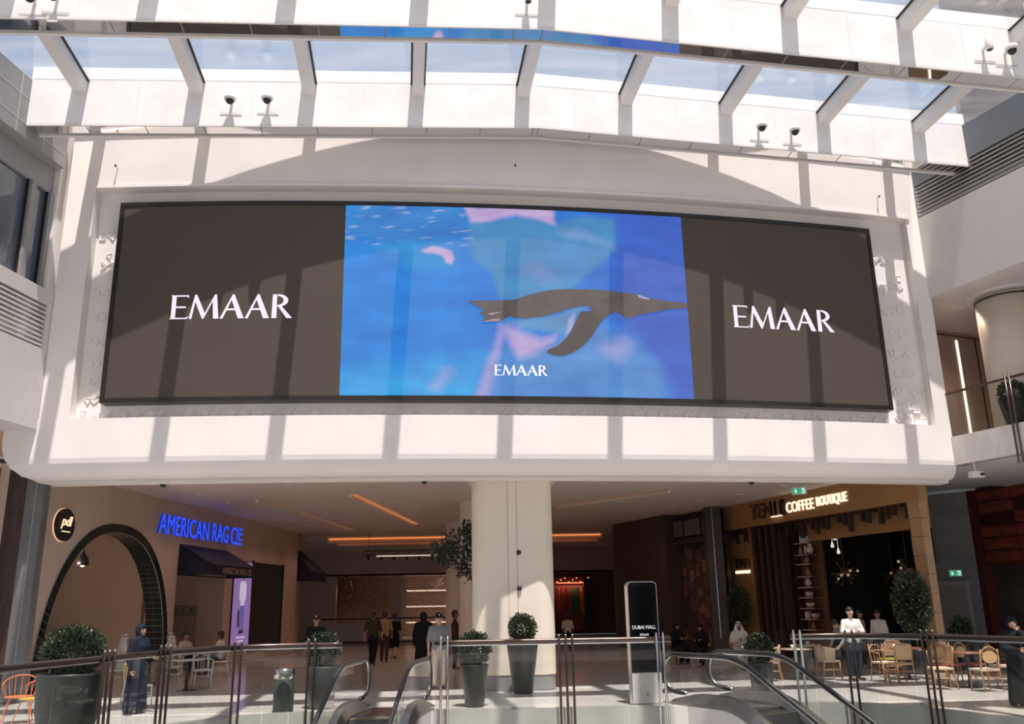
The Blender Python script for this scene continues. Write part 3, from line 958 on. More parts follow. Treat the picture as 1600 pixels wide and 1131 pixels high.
# ------------------------------------------------------------------ passage: columns
def passage_column(x, y, w, d, r, top, label, marble):
    c = thing('column', label, 'column', (x, y + d / 2, 0), kind='structure')
    prof = []
    for cx, cy, a0 in ((w / 2 - r, d / 2 - r, 0), (-w / 2 + r, d / 2 - r, 90), (-w / 2 + r, -d / 2 + r, 180), (w / 2 - r, -d / 2 + r, 270)):
        for k in range(9):
            a = math.radians(a0 + 90 * k / 8)
            prof.append((cx + r * math.cos(a), cy + r * math.sin(a)))
    MB().prism(prof, lambda p: Vector((p[0], p[1], 0.34)), lambda p: Vector((p[0], p[1], top))).build('shaft', COLUMN, c)
    MB().prism(prof, lambda p: Vector((p[0] * .985, p[1] * .985, 0)), lambda p: Vector((p[0] * .985, p[1] * .985, 0.34))).build('plinth', MARBLEGREY, c)
    MB().prism(prof, lambda p: Vector((p[0] * 1.1, p[1] * 1.1, top - .04)), lambda p: Vector((p[0] * 1.1, p[1] * 1.1, top - .005))).build('ceiling_ring', RIBW, c)
    return c
c1 = passage_column(-0.08, 22.0, 2.02, 1.5, 0.42, 5.0, 'broad cream column with rounded corners under the screen wall', True)
for z in (3.18, 2.33):
    MB().sphere((0.16, -0.76, z), 0.06, 12, 8).build('dome_sensor', BLACK, c1, True)
for dx in (-.1, .12) :
    MB().box(dx - .005, dx + .005, -0.754, -0.745, 0.34, 4.95).build('seam', mat('seam_grey', (.3, .26, .22), .6), c1)
passage_column(-1.0, 31.0, 1.9, 1.4, 0.42, 5.5, 'cream column behind the broad column with dark wall slot', True)
passage_column(-2.1, 39.0, 1.9, 1.4, 0.42, 5.5, 'cream column deepest in the passage beside walking group', True)

# ------------------------------------------------------------------ left shop wall with the tiled arch
LS = Frame((-12.0, 21.6), (0.07, 1))
AC, AHW, AH = 4.72, 3.42, 4.18      # arch centre, half width, height
def arch_pt(t, k=0.0):
    # t from 0 (near foot) to 1 (far foot); k widens the curve
    a = PI * t
    hw, h = AHW + k, AH + k
    return AC - hw * math.copysign(abs(math.cos(a)) ** 0.86, math.cos(a)), h * math.sin(a) ** 0.92
lw = thing('wall_shop_left', 'beige shop wall pierced by a tall dark tiled arch', None, (-11.5, 28, 0), kind='structure', world=True)
U_END = 21.7
N = 40
mb = MB()
vs, fs = [], []
prev = None
pts = [arch_pt(i / N, 0.02) for i in range(N + 1)]
for v in (0.0, -0.5):
    base = len(vs)
    for u, z in pts:
        vs.append(LS.pt(u, v, z)); vs.append(LS.pt(u, v, 5.5))
    for i in range(N):
        a = base + 2 * i
        fs.append((a, a + 2, a + 3, a + 1))
mb.add(vs, fs)
LS.box(mb, -0.3, pts[0][0], -0.5, 0, 0, 5.5)
LS.box(mb, pts[-1][0], 8.75, -0.5, 0, 0, 5.5)
mb.build('wall_panel', BEIGE, lw)
fbox(LS, 'wall_panel', BEIGE, lw, 8.75, 12.9, -0.5, 0, 3.4, 5.5)
fbox(LS, 'wall_panel', BEIGE, lw, 12.9, U_END, -0.5, 0, 0, 5.5)
# doorway niche under the awning
fbox(LS, 'niche_panel', BEIGE, lw, 8.75, 12.9, -2.2, -2.0, 0, 3.4)
fbox(LS, 'niche_panel', BEIGE, lw, 8.7, 8.75, -2.2, -0.5, 0, 3.4)
fbox(LS, 'niche_panel', BEIGE, lw, 12.9, 12.95, -2.2, -0.5, 0, 3.4)
# tiles of the arch: front face row and three rows in the reveal
NT = 66
arch = bpy.data.objects.new('tiled_arch', None); col.objects.link(arch); put(arch, lw)
gm = MB()
for i in range(NT):
    t0, t1 = i / NT, (i + 1) / NT
    q = [arch_pt(t0, 0.0), arch_pt(t1, 0.0), arch_pt(t1, 0.26), arch_pt(t0, 0.26)]
    gm.hexa([LS.pt(q[0][0], -.56, q[0][1]), LS.pt(q[1][0], -.56, q[1][1]), LS.pt(q[2][0], -.56, q[2][1]), LS.pt(q[3][0], -.56, q[3][1]),
             LS.pt(q[0][0], 0.03, q[0][1]), LS.pt(q[1][0], 0.03, q[1][1]), LS.pt(q[2][0], 0.03, q[2][1]), LS.pt(q[3][0], 0.03, q[3][1])])
gm.build('grout_bed', GROUT, arch)
for i in range(NT):
    t0, t1 = (i + 0.05) / NT, (i + 0.95) / NT
    q = [arch_pt(t0, 0.012), arch_pt(t1, 0.012), arch_pt(t1, 0.25), arch_pt(t0, 0.25)]
    MB().hexa([LS.pt(a[0], 0.02, a[1]) for a in q] + [LS.pt(a[0], 0.045, a[1]) for a in q]).build('tile', TILE, arch)
    for r in range(2):
        v0, v1 = 0.0 - r * 0.28, -0.268 - r * 0.28
        a, b = arch_pt(t0, 0.01), arch_pt(t1, 0.01)
        a2, b2 = arch_pt(t0, -0.012), arch_pt(t1, -0.012)
        MB().hexa([LS.pt(a[0], v0, a[1]), LS.pt(b[0], v0, b[1]), LS.pt(b[0], v1, b[1]), LS.pt(a[0], v1, a[1]),
                   LS.pt(a2[0], v0, a2[1]), LS.pt(b2[0], v0, b2[1]), LS.pt(b2[0], v1, b2[1]), LS.pt(a2[0], v1, a2[1])]).build('tile', TILE, arch)
# room behind the arch
ROOMB = BEIGE
room = thing('wall_arch_room', 'beige room wall seen through the tiled arch', None, (-15, 26, 0), kind='structure', world=True)
fbox(LS, 'back_panel', ROOMB, room, -1, 10, -4.2, -4.0, 0, 5.4)
fbox(LS, 'side_panel', ROOMB, room, 8.5, 8.7, -4.0, -1.0, 0, 5.4)
fbox(LS, 'side_panel', ROOMB, room, -1, -0.8, -4.0, -0.5, 0, 5.4)
fbox(LS, 'pier', ROOMB, room, 4.9, 5.4, -4.0, -3.2, 0, 5.4)
fbox(LS, 'ceiling_panel', CEIL, room, -1, 10, -4.2, -0.5, 5.4, 5.5)
fbox(LS, 'bench_back', mat('bench_brown', (0.12, 0.08, 0.06), .6), room, 2.5, 8.4, -3.6, -3.3, 0, 1.25)
def pendant(u, v, ztop, zl, label, shade=True):
    p = LS.pt(u, v, 0)
    t = thing('pendant_lamp', label, 'lamp', (p.x, p.y, zl))
    MB().tube([(0, 0, 0.1), (0, 0, ztop - zl)], 0.012, 6).build('cord', DARKMETAL, t)
    if shade:
        MB().lathe([(0.17, 0.0), (0.165, .12), (0.12, .24), (0.05, .32), (0.02, .4)], 16).build('shade', BLACK, t, True)
        MB().sphere((0, 0, .02), .07, 10, 6).build('bulb', emis('bulb_warm', (1, .85, .65), 1.5), t, True)
    else:
        lp = bpy.data.lights.new('pendant_light', 'POINT')
        lp.energy = 60; lp.color = (1, .72, .52); lp.shadow_soft_size = .08
        lo = bpy.data.objects.new('pendant_light', lp); col.objects.link(lo); lo.parent = t; lo.location = (0, 0, -.1)
        MB().sphere((0, 0, 0.05), .06, 10, 6).build('bulb', emis('bulb_warm', (1, .85, .65), 1.5), t, True)
pendant(4.15, -.72, 5.4, 3.25, 'black cone pendant lamp hanging inside the tiled arch')
pendant(3.75, -.95, 5.4, 3.3, 'small bare globe lamp hanging inside the tiled arch', False)
# round sign
sg = thing('round_sign', 'round black shop sign with warm lit rim on the beige wall', 'sign', tuple(LS.pt(1.71, 0.05, 4.17)), world=True)
def disc(fr, u, z, r, v0, v1, n=36):
    return MB().prism([(math.cos(2 * PI * i / n), math.sin(2 * PI * i / n)) for i in range(n)], lambda p: fr.pt(u + r * p[0], v0, z + r * p[1]), lambda p: fr.pt(u + r * p[0], v1, z + r * p[1]))
disc(LS, 1.71, 4.17, 0.43, 0.0, 0.03).build('rim', emis('sign_rim', (1.0, .55, .3), 0.9), sg)
disc(LS, 1.71, 4.17, 0.42, 0.025, 0.11).build('face', BLACK, sg)
def LSm(u, v, z): return LS.pt(u, v, z)
SIGNW = emis('sign_warm', (1.0, .72, .45), 1.1)
text_on('lettering', 'pdl', LSm, 1.48, 1.98, 4.06, 4.40, SIGNW, sg, 0.02, 0.11, 0.3)
fbox(LS, 'underline', SIGNW, sg, 1.53, 1.90, 0.11, 0.13, 3.985, 4.01)
# blue letters
bs = thing('shop_sign', 'blue illuminated capital letters on the beige wall above an awning', 'sign', tuple(LS.pt(10.6, 0.05, 4.37)), world=True)
BLUE = mat('sign_blue', (0.01, 0.02, 0.2), 0.4, emit=(0.03, 0.08, 0.85), estr=1.0)
BLUED = mat('sign_blue_side', (0.01, 0.02, 0.12), 0.4, emit=(0.02, 0.04, 0.4), estr=0.5)
for s, a, b, z0, z1 in (('AMERICAN', 7.0, 10.9, 4.37, 5.02), ('RAG', 11.25, 12.75, 4.40, 5.05), ('C', 13.0, 13.55, 4.40, 5.06), ('IE', 13.6, 14.2, 4.60, 5.07)):
    text_on('lettering', s, LSm, a, b, z0, z1, BLUED, bs, 0.07, 0.0)
    text_on('lettering', s, LSm, a, b, z0, z1, BLUE, bs, 0.012, 0.072)
fbox(LS, 'underline', BLUE, bs, 13.6, 14.2, 0, 0.08, 4.44, 4.5)
# awning
aw = thing('awning', 'dark navy canvas awning over the iron gate doorway', 'awning', tuple(LS.pt(10.8, 0.5, 3.05)), world=True)
A0, A1, AV = 8.75, 12.95, 1.15
mb = MB()
mb.hexa([LS.pt(A0, 0, 4.1), LS.pt(A1, 0, 4.1), LS.pt(A1, AV, 3.42), LS.pt(A0, AV, 3.42), LS.pt(A0, 0, 4.14), LS.pt(A1, 0, 4.14), LS.pt(A1, AV, 3.46), LS.pt(A0, AV, 3.46)])
for u in (A0, A1):
    mb.add([LS.pt(u, 0, 4.12), LS.pt(u, 0, 3.1), LS.pt(u, AV, 3.1), LS.pt(u, AV, 3.45)], [(0, 1, 2, 3)])
mb.build('canopy', NAVY, aw)
fbox(LS, 'valance', NAVY, aw, A0, A1, AV, AV + .02, 3.1, 3.46)
text_on('lettering', 'AMERICAN RAG CIE', LSm, 9.7, 12.5, 3.16, 3.38, mat('awning_print', (0.35, .28, .2), .7), aw, 0.01, AV + .021)
fbox(LS, 'frame', DARKMETAL, aw, A0, A1, 0.03, 0.07, 3.1, 3.14)
fbox(LS, 'recessed_wall_panel', BEIGE, lw, U_END, 24.2, -0.8, -0.6, 0, 5.5)
a2 = thing('awning', 'small navy canvas awning past the black shop window', 'awning', tuple(LS.pt(22.8, 0.0, 3.3)), world=True)
B0, B1, V0, V1 = U_END + .15, 24.0, -.62, .75
MB().hexa([LS.pt(B0, V0, 4.75), LS.pt(B1, V0, 4.75), LS.pt(B1, V1, 3.6), LS.pt(B0, V1, 3.6), LS.pt(B0, V0, 4.8), LS.pt(B1, V0, 4.8), LS.pt(B1, V1, 3.65), LS.pt(B0, V1, 3.65)]).build('canopy', NAVY, a2)
MB().prism([(V0, 4.77), (V0, 3.2), (V1, 3.2), (V1, 3.62)], lambda p: LS.pt(B0, p[0], p[1]), lambda p: LS.pt(B0 + .02, p[0], p[1])).build('side_flap', NAVY, a2)
fbox(LS, 'valance', NAVY, a2, B0, B1, V1, V1 + .02, 3.2, 3.62)
# iron gate
gt = thing('iron_gate', 'black wrought iron gate folded open beside the awning doorway', 'gate', tuple(LS.pt(10.2, -.3, 0)), world=True)
for i in range(13):
    u = 9.2 + i * 0.165
    MB().tube([LS.pt(u, -0.3, 0.0), LS.pt(u, -0.3, 2.1 - abs(i - 5) * 0.012)], 0.014, 6).build('bar', DARKMETAL, gt)
for z in (0.1, 1.78, 2.1):
    MB().tube([LS.pt(9.15, -0.3, z), LS.pt(11.2, -0.3, z)], 0.02, 6).build('crossbar', DARKMETAL, gt)
for i in range(9):
    u = 9.3 + i * 0.225
    MB().tube([LS.pt(u + .1 * math.cos(a), -0.3, 1.94 + .13 * math.sin(a)) for a in [2 * PI * k / 12 for k in range(12)]], 0.012, 5, closed=True).build('ring', DARKMETAL, gt)
# lit poster beside a black shop window
ps = thing('light_box_poster', 'tall lilac backlit poster of a standing figure beside black shop window', 'poster', tuple(LS.pt(14.6, 0.05, 0.5)), world=True)
fbox(LS, 'case', BLACK, ps, 13.65, 15.6, 0.0, 0.05, 0.45, 3.82)
fbox(LS, 'panel', emis('poster_lilac', (0.36, 0.21, 0.50), 0.55), ps, 13.7, 15.55, 0.05, 0.07, 0.5, 3.78)
PV = 0.072
def poly_on(name, poly, m, parent, v=PV, fr=LS):
    mb = MB().prism(poly, lambda p: fr.pt(p[0], v, p[1]), lambda p: fr.pt(p[0], v + .006, p[1]))
    return mb.build(name, m, parent)
poly_on('figure_print', [(14.3, 2.95), (14.45, 3.05), (14.85, 3.05), (15.0, 2.9), (15.0, 2.3), (14.9, 2.35), (14.85, 2.1), (14.45, 2.1), (14.4, 2.4), (14.3, 2.3)], emis('poster_shirt', (.75, .62, .85), .6), ps)
poly_on('figure_print', [(14.45, 2.1), (14.85, 2.1), (14.85, 1.2), (14.7, 1.2), (14.65, 1.8), (14.6, 1.15), (14.45, 1.15)], emis('poster_jeans', (.16, .15, .45), .5), ps, PV + .001)
poly_on('figure_print', [(14.55, 3.05), (14.78, 3.05), (14.8, 3.3), (14.55, 3.3)], emis('poster_skin', (.3, .16, .16), .5), ps, PV + .001)
poly_on('figure_print', [(14.2, 1.9), (14.38, 1.95), (14.42, 1.3), (14.22, 1.3)], emis('poster_bag', (.05, .03, .06), .5), ps, PV + .002)
poly_on('figure_print', [(14.4, 1.15), (14.9, 1.2), (14.9, 1.05), (14.4, 1.02)], MATS['poster_bag'], ps, PV + .001)
for a, b, z in ((14.2, 15.1, 3.5), (14.2, 15.1, .86), (14.35, 14.95, .72)):
    fbox(LS, 'print_line', MATS['poster_shirt'], ps, a, b, PV, PV + .004, z, z + .07)
sw = thing('shop_window', 'tall black shop window beside the lilac poster', 'window', tuple(LS.pt(17.5, .05, 0)), world=True)
fbox(LS, 'pane', BLACK, sw, 15.75, 19.5, 0.0, 0.04, 0.25, 3.84)
fbox(LS, 'frame', DARKMETAL, sw, 15.66, 15.75, 0.0, 0.07, 0.2, 3.9)
fbox(LS, 'frame', DARKMETAL, sw, 19.5, 19.58, 0.0, 0.07, 0.2, 3.9)

# stone pier and dark timber shop front at the far left
pier = tag(MB().cbox(-11.8, -11.36, 21.25, 21.55, 0, 5.2, .02).build('pier', GREYSTONE), 'grey stone pier between timber shop front and beige wall', 'pier', kind='structure')
MB().box(-11.56, -11.545, 21.235, 21.26, 0, 5.2).build('stone_joint', mat('stone_joint', (.35, .34, .33), .5), pier)
tf = thing('timber_storefront', 'dark brown timber shop front with warm lit panel at gallery edge', 'shop front', (-12.9, 21.5, 0), world=True)
MB().box(-12.28, -11.8, 21.3, 21.7, 0, 6.4).build('jamb', DARKWOOD, tf)
MB().box(-14.4, -13.9, 21.3, 21.9, 0, 6.1).build('jamb', DARKWOOD, tf)
for z in (0.0, 1.4, 2.8, 4.2, 5.45):
    MB().box(-13.9, -12.28, 21.35, 21.7, z, z + .16).build('rail', DARKWOOD, tf)
MB().box(-13.9, -12.28, 21.6, 21.64, 0.15, 6.5).build('panel', mat('warm_panel', (0.50, 0.26, 0.15), 0.6), tf)
MB().box(-12.3, -11.36, 21.4, 21.65, 5.2, 6.4).build('head', DARKWOOD, tf)

# ------------------------------------------------------------------ far end of the passage
FE = BEIGE
far = thing('wall_far', 'warm beige end wall of the passage above sparkling shopfronts', None, (-3, 58, 0), kind='structure', world=True)
MB().box(-20, 8, 58, 58.3, 3.9, 5.5).build('upper_panel', FE, far)
MB().box(-20, 8, 61, 61.3, 0, 3.9).build('back_panel', mat('far_recess_shade', (0.30, 0.20, 0.15), 0.7), far)  # shade of the shop recess is partly put into this brown
for xa, xb in ((-20, -11.5), (-7.9, -7.3), (-1.3, 2.4), (6.3, 8)):
    MB().box(xa, xb, 58, 58.3, 0, 3.9).build('pier', FE, far)
MB().box(-20, -19.6, 42, 61, 0, 5.5).build('side_panel', FE, far)
MB().box(8, 8.3, 44, 61, 0, 5.5).build('side_panel', FE, far)
MB().box(-20, 8, 58, 61.3, 3.9, 4.0).build('shop_ceiling', FE, far)
COVE = emis('cove_orange', (1.0, 0.30, 0.09), 0.8)
for y, z in ((47.0, 5.46), (49.5, 5.46)):
    cv = tag(MB().box(-9.8, 4.5, y, y + .12, z - .06, z).build('cove_light', COVE), 'long orange cove light strip across passage ceiling' if y < 48 else 'second orange cove light strip nearer the end wall', 'light')
    MB().box(-9.9, 4.6, y + .12, y + .5, z - .22, z + .04).build('cove_lip', FE, cv)
for (p, q, lab) in (((-5.2, 28.7), (-4.4, 39.6), 'slanting orange cove light strip in the passage ceiling'), ((-8.5, 29.6), (-7.7, 42.0), 'dim cove light strip along the shop side ceiling'), ((1.5, 33.2), (5.0, 29.0), 'dim cove light strip right of the broad column')):
    d = (Vector(q) - Vector(p)).normalized(); nn = Vector((-d.y, d.x)) * .09
    mbq = MB().hexa([(p[0] - nn.x, p[1] - nn.y, 5.47), (q[0] - nn.x, q[1] - nn.y, 5.47), (q[0] + nn.x, q[1] + nn.y, 5.47), (p[0] + nn.x, p[1] + nn.y, 5.47),
                     (p[0] - nn.x, p[1] - nn.y, 5.501), (q[0] - nn.x, q[1] - nn.y, 5.501), (q[0] + nn.x, q[1] + nn.y, 5.501), (p[0] + nn.x, p[1] + nn.y, 5.501)])
    strip = tag(mbq.build('cove_light', emis('cove_mid', (1.0, .33, .12), .4) if 'slanting' in lab else emis('cove_dim', (1.0, .5, .3), .12)), lab, 'light')
    nn2 = nn * 2.2
    MB().hexa([(p[0] + nn.x, p[1] + nn.y, 5.40), (q[0] + nn.x, q[1] + nn.y, 5.40), (q[0] + nn2.x, q[1] + nn2.y, 5.40), (p[0] + nn2.x, p[1] + nn2.y, 5.40),
               (p[0] + nn.x, p[1] + nn.y, 5.5), (q[0] + nn.x, q[1] + nn.y, 5.5), (q[0] + nn2.x, q[1] + nn2.y, 5.5), (p[0] + nn2.x, p[1] + nn2.y, 5.5)]).build('cove_lip', CEIL, strip)
# bead curtains of small crystals
def beads(x0, x1, y, z0, z1, n, label, seed):
    r = random.Random(seed)
    mb = MB()
    for i in range(n):
        x, z = r.uniform(x0, x1), z0 + (z1 - z0) * r.random()
        x = x0 + round((x - x0) / 0.055) * 0.055
        s = r.uniform(.011, .022)
        yy = y + r.uniform(-.15, .15)
        mb.add([(x - s, yy, z), (x, yy - s, z), (x + s, yy, z), (x, yy + s, z), (x, yy, z + s), (x, yy, z - s)], [(0, 1, 4), (1, 2, 4), (2, 3, 4), (3, 0, 4), (1, 0, 5), (2, 1, 5), (3, 2, 5), (0, 3, 5)])
    o = mb.build('bead_curtain', mat('crystal_bead', (.92, .88, .85), .18, metal=.55))
    return tag(o, label, 'bead curtain', kind='stuff')
beads(-7.2, -1.4, 58.7, 0.0, 3.9, 7000, 'dense crystal bead curtain in wide shopfront at passage end', 1)
beads(-11.4, -8.0, 58.7, 0.0, 3.9, 900, 'sparse crystal bead curtain beside beige pier at passage end', 2)
beads(4.98, 6.25, 58.7, 0.0, 3.9, 2000, 'narrow crystal bead curtain next to dark brown block', 3)
# shelves with light behind the beads
for z, w in ((2.9, 'highest'), (1.9, 'middle'), (.9, 'lowest')):
    tag(MB().box(-7.2, -1.4, 59.6, 59.9, z, z + .08).build('lit_shelf', emis('shelf_glow', (1, .7, .55), .9)), '%s pale lit display shelf behind the dense bead curtain' % w, 'shelf', 'lit shelves behind the bead curtain')
par = thing('far_balustrade', 'beige parapet with dark rail across the far void', 'balustrade', (-8, 54, 0), world=True)
MB().box(-12, -7.4, 53.9, 54.1, 0, 1.0).build('parapet', BEIGE, par)
MB().tube([(-12, 53.9, 1.3), (-0.8, 53.9, 1.3)], 0.04, 8).build('rail', DARKMETAL, par)
MB().tube([(-12, 52.0, 0.06), (-0.8, 52.0, 0.06)], 0.05, 8).build('floor_rail', DARKMETAL, par)
# shop with red and green hanging strips right of the column
rs = thing('shop_display', 'red and green garment display in a dark shop window', 'display', (3.6, 58.5, 0), world=True)  # garments, back and header have coloured bases and do not emit
MB().box(2.42, 4.88, 58.6, 58.7, 0.3, 3.85).build('back', mat('display_red', (.20, .03, .02), .6), rs)
MB().box(2.42, 4.88, 58.35, 58.6, 3.2, 3.6).build('header', mat('header_red', (.55, .08, .03), .5), rs)
for i in range(9):
    MB().sphere((2.65 + i * .25, 58.3, 3.3 + .12 * (i % 3)), .03, 6, 4).build('bulb', emis('tiny_bulb', (1, .7, .5), 2.0), rs)
lp = bpy.data.lights.new('bulb_row_lamp', 'AREA')      # the light of the row of small bulbs under the header
lp.shape = 'RECTANGLE'; lp.size = 2.0; lp.size_y = .06; lp.energy = 14; lp.color = (1, .72, .52)
lo = bpy.data.objects.new('bulb_row_lamp', lp); col.objects.link(lo); lo.parent = rs
lo.location = (0.05, -.28, 3.26); lo.rotation_euler = (math.radians(15), 0, 0)
rg = random.Random(3)
for i in range(16):
    x = 2.6 + i * .14
    c = [(.75, .08, .03), (.9, .22, .04), (.02, .22, .10), (.30, .05, .03), (.6, .05, .12), (.015, .10, .06)][[0, 1, 0, 4, 3, 3, 0, 2, 2, 5, 2, 1, 1, 3, 5, 5][i]]
    h = rg.uniform(1.2, 1.9)
    if i < 13:
        MB().lathe([(.03, 0), (.075, .2), (.06, h * .6), (.05, h)], 6, (x, 58.2 + .1 * (i % 2), 2.95 - h)).build('garment', mat('garment_%d' % i, tuple(min(1, q * 1.0) for q in c), .6), rs)
MB().box(4.35, 4.85, 58.15, 58.5, .4, 3.5).build('dark_screen', BLACK, rs)
# spotlights truss
tr = thing('lighting_truss', 'hanging black lighting truss with spotlights near passage end', 'light rig', (-4.5, 44, 4.5), world=True)
for z in (4.4, 4.6):
    MB().tube([(-7.4, 44, z), (-3.4, 44, z)], 0.025, 6).build('chord', DARKMETAL, tr)
for i in range(7):
    x = -7.2 + i * .62
    MB().tube([(x, 44, 4.4), (x + .3, 44, 4.6)], 0.016, 5).build('brace', DARKMETAL, tr)
    MB().lathe([(0.05, -.1), (0.09, .12), (0.06, .16)], 10, (x, 44, 4.25)).build('spotlight', BLACK, tr)
for x in (-7.2, -3.6):
    MB().tube([(x, 44, 4.6), (x, 44, 5.5)], 0.012, 5).build('hanger', DARKMETAL, tr)
MB().box(-6.8, -3.6, 43.9, 43.95, 4.32, 4.38).build('lit_tube', emis('truss_glow', (1, .8, .65), .6), tr)
# dark brown block and the photo-wall shop on the right
blk = MB().hexa([(6.3, 37.6, 0), (4.6, 42, 0), (9, 46, 0), (9.5, 38.6, 0), (6.3, 37.6, 5.5), (4.6, 42, 5.5), (9, 46, 5.5), (9.5, 38.6, 5.5)]).build('wall_block', DARKBROWN)
tag(blk, 'plain dark brown wall block behind the black totem', None, kind='structure')
PW = Frame((6.42, 38.2), (0.42, -1), flip=1)
phw = thing('photo_wall', 'dark shop window wall covered with collage of framed photographs', 'shop window', (7, 37, 0), world=True)
fbox(PW, 'backing', DARKBROWN, phw, -0.3, 3.6, -0.6, -0.4, 0, 5.5)
fbox(PW, 'transom', DARKWOOD, phw, -0.3, 3.6, -0.4, 0.02, 4.25, 4.45)
for u in (0.0, 1.3, 2.6):
    fbox(PW, 'clerestory_pane', mat('clerestory', (.16, .13, .12), .2), phw, u + .05, u + 1.2, -0.1, -0.06, 4.55, 5.2)
rp = random.Random(5)
for i in range(64):
    u, z = rp.uniform(-.1, 3.3), rp.uniform(.4, 4.0)
    w, h = rp.uniform(.18, .36), rp.uniform(.25, .5)
    c = rp.choice([(.20, .12, .09), (.12, .07, .05), (.30, .20, .15), (.07, .04, .03), (.22, .09, .06)])
    fbox(PW, 'photograph', mat('photo_%d' % (i % 9), c, .5, var=.5, scale=9), phw, u, u + w, -0.4, -0.36 - .002 * i % .03, z, z + h)
fbox(PW, 'amber_panel', mat('panel_amber', (.60, .22, .05), .6), phw, 2.75, 3.1, -0.35, -0.3, 3.0, 3.9)  # plain amber base colour, no emission
dcol = thing('pilaster', 'dark narrow pilaster with thin pale metal line beside the coffee shop', 'pilaster', (7.75, 34.6, 0), kind='structure', world=True)
MB().hexa([(7.42, 34.75, 0), (7.95, 34.35, 0), (8.3, 36, 0), (7.6, 36, 0), (7.42, 34.75, 5.5), (7.95, 34.35, 5.5), (8.3, 36, 5.5), (7.6, 36, 5.5)]).build('shaft', mat('pilaster_dark', (.055, .05, .05), .4), dcol)
MB().tube([(7.66, 34.55, 0.6), (7.66, 34.55, 5.5)], 0.025, 6).build('metal_line', STEEL, dcol)

# ------------------------------------------------------------------ coffee shop on the right
BQ = Frame((11.86, 23.7), (-0.319, 1), flip=-1)
def BQm(u, v, z): return BQ.pt(u, v, z)
def BQr(u, v, z): return BQ.pt(-u, v, z)      # text runs towards the viewer
bq = thing('wall_coffee_shop', 'bronze coloured coffee shop front with hanging timber blocks', None, tuple(BQ.pt(6, 0, 0)), kind='structure', world=True)
fbox(BQ, 'fascia', GOLD, bq, 1.4, 12.9, -0.3, 0.0, 4.60, 5.5)
fbox(BQ, 'inner_header', GOLD, bq, 1.9, 7.42, -0.75, -0.55, 3.88, 4.7)
fbox(BQ, 'side_panel', GOLD, bq, 10.6, 12.9, -0.45, -0.3, 0, 4.7)
fbox(BQ, 'side_return', GOLD, bq, 12.7, 12.9, -0.6, 0.0, 0, 4.7)
fbox(BQ, 'dark_backing', DARKWOOD, bq, 8.6, 10.6, -0.85, -0.7, 0, 4.7)
for z in range(9):
    fbox(BQ, 'jamb_stone', mat('jamb_gold', (.42, .26, .14), .5, var=.05), bq, 1.45, 1.92, -0.28, -0.02 - (.012 if z % 2 else 0), z * .515, z * .515 + .505)
for i in range(22):                                      # hanging timber blocks
    u = 2.1 + i * 0.285
    L = [.45, .08, .3, .38, .5, .12, .42, .35, .1, .62, .4, .3, .08, .45, .38, .55, .4, .1, .62, .3, .12, .5][i]
    fbox(BQ, 'timber_block', DARKWOOD, bq, u, u + .15, -0.3, -0.2, 4.6 - L, 4.62)
for i in range(9):                                       # tall timber slats beside the opening
    u = 8.65 + i * 0.21
    fbox(BQ, 'timber_slat', DARKWOOD, bq, u, u + .12, -0.6 + (i % 2) * .12, -0.25 + (i % 2) * .12, 0.0 if i % 3 else .9, 4.6)
    if i % 2: fbox(BQ, 'slat_edge', mat('slat_edge', (.16, .12, .10), .4), bq, u + .12, u + .14, -0.4, -0.2, 0.0, 4.6)
for i in range(4):
    u = 10.75 + i * .3
    fbox(BQ, 'timber_block', DARKWOOD, bq, u, u + .2, -0.5, -0.2, 4.6 - [.5, .2, .55, .35][i], 4.62)
# dark interior
inn = thing('wall_shop_interior', 'black coffee shop interior behind the opening', None, tuple(BQ.pt(5, -4, 0)), kind='structure', world=True)
def upright(name, a, b, z0, z1, m, parent, th=.12):
    fr_ = Frame(a, (b[0] - a[0], b[1] - a[1]))
    L = (Vector(b) - Vector(a)).length
    return fbox(fr_, name, m, parent, 0, L, -th / 2, th / 2, z0, z1)
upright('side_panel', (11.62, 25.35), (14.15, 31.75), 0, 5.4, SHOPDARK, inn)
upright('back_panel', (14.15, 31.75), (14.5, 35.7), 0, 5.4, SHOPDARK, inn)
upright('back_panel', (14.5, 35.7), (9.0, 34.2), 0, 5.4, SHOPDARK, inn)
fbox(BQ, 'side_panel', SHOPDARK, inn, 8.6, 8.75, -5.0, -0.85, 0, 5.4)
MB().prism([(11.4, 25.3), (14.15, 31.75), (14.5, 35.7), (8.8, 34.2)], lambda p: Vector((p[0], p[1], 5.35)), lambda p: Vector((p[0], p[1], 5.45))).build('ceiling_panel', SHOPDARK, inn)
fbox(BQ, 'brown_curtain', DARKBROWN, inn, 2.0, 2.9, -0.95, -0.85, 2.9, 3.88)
# illuminated names
cs = thing('shop_sign', 'dark outline letters and lit cream words on the bronze fascia', 'sign', tuple(BQ.pt(7, 0.05, 4.9)), world=True)
CREAM = emis('sign_cream', (1.0, .80, .62), 1.15)
OUTL = mat('letter_dark', (.01, .008, .007), .4)
BROWNL = mat('letter_inner', (.16, .09, .05), .5)
text_on('lettering', 'TEN11', BQr, -9.95, -7.95, 4.83, 5.36, OUTL, cs, 0.06, 0.0)
text_on('lettering', 'TEN11', BQr, -9.87, -8.03, 4.86, 5.33, BROWNL, cs, 0.01, 0.06)
fbox(BQ, 'underline', CREAM, cs, 8.0, 8.6, 0.0, 0.1, 4.80, 4.83)
fbox(BQ, 'divider', OUTL, cs, 7.8, 7.87, 0.0, 0.1, 4.80, 5.36)
text_on('lettering', 'COFFEE', BQr, -7.70, -6.15, 4.86, 5.22, CREAM, cs, 0.05, 0.0)
vsb, fsb = text_polys('BOUTIQUE', .5)
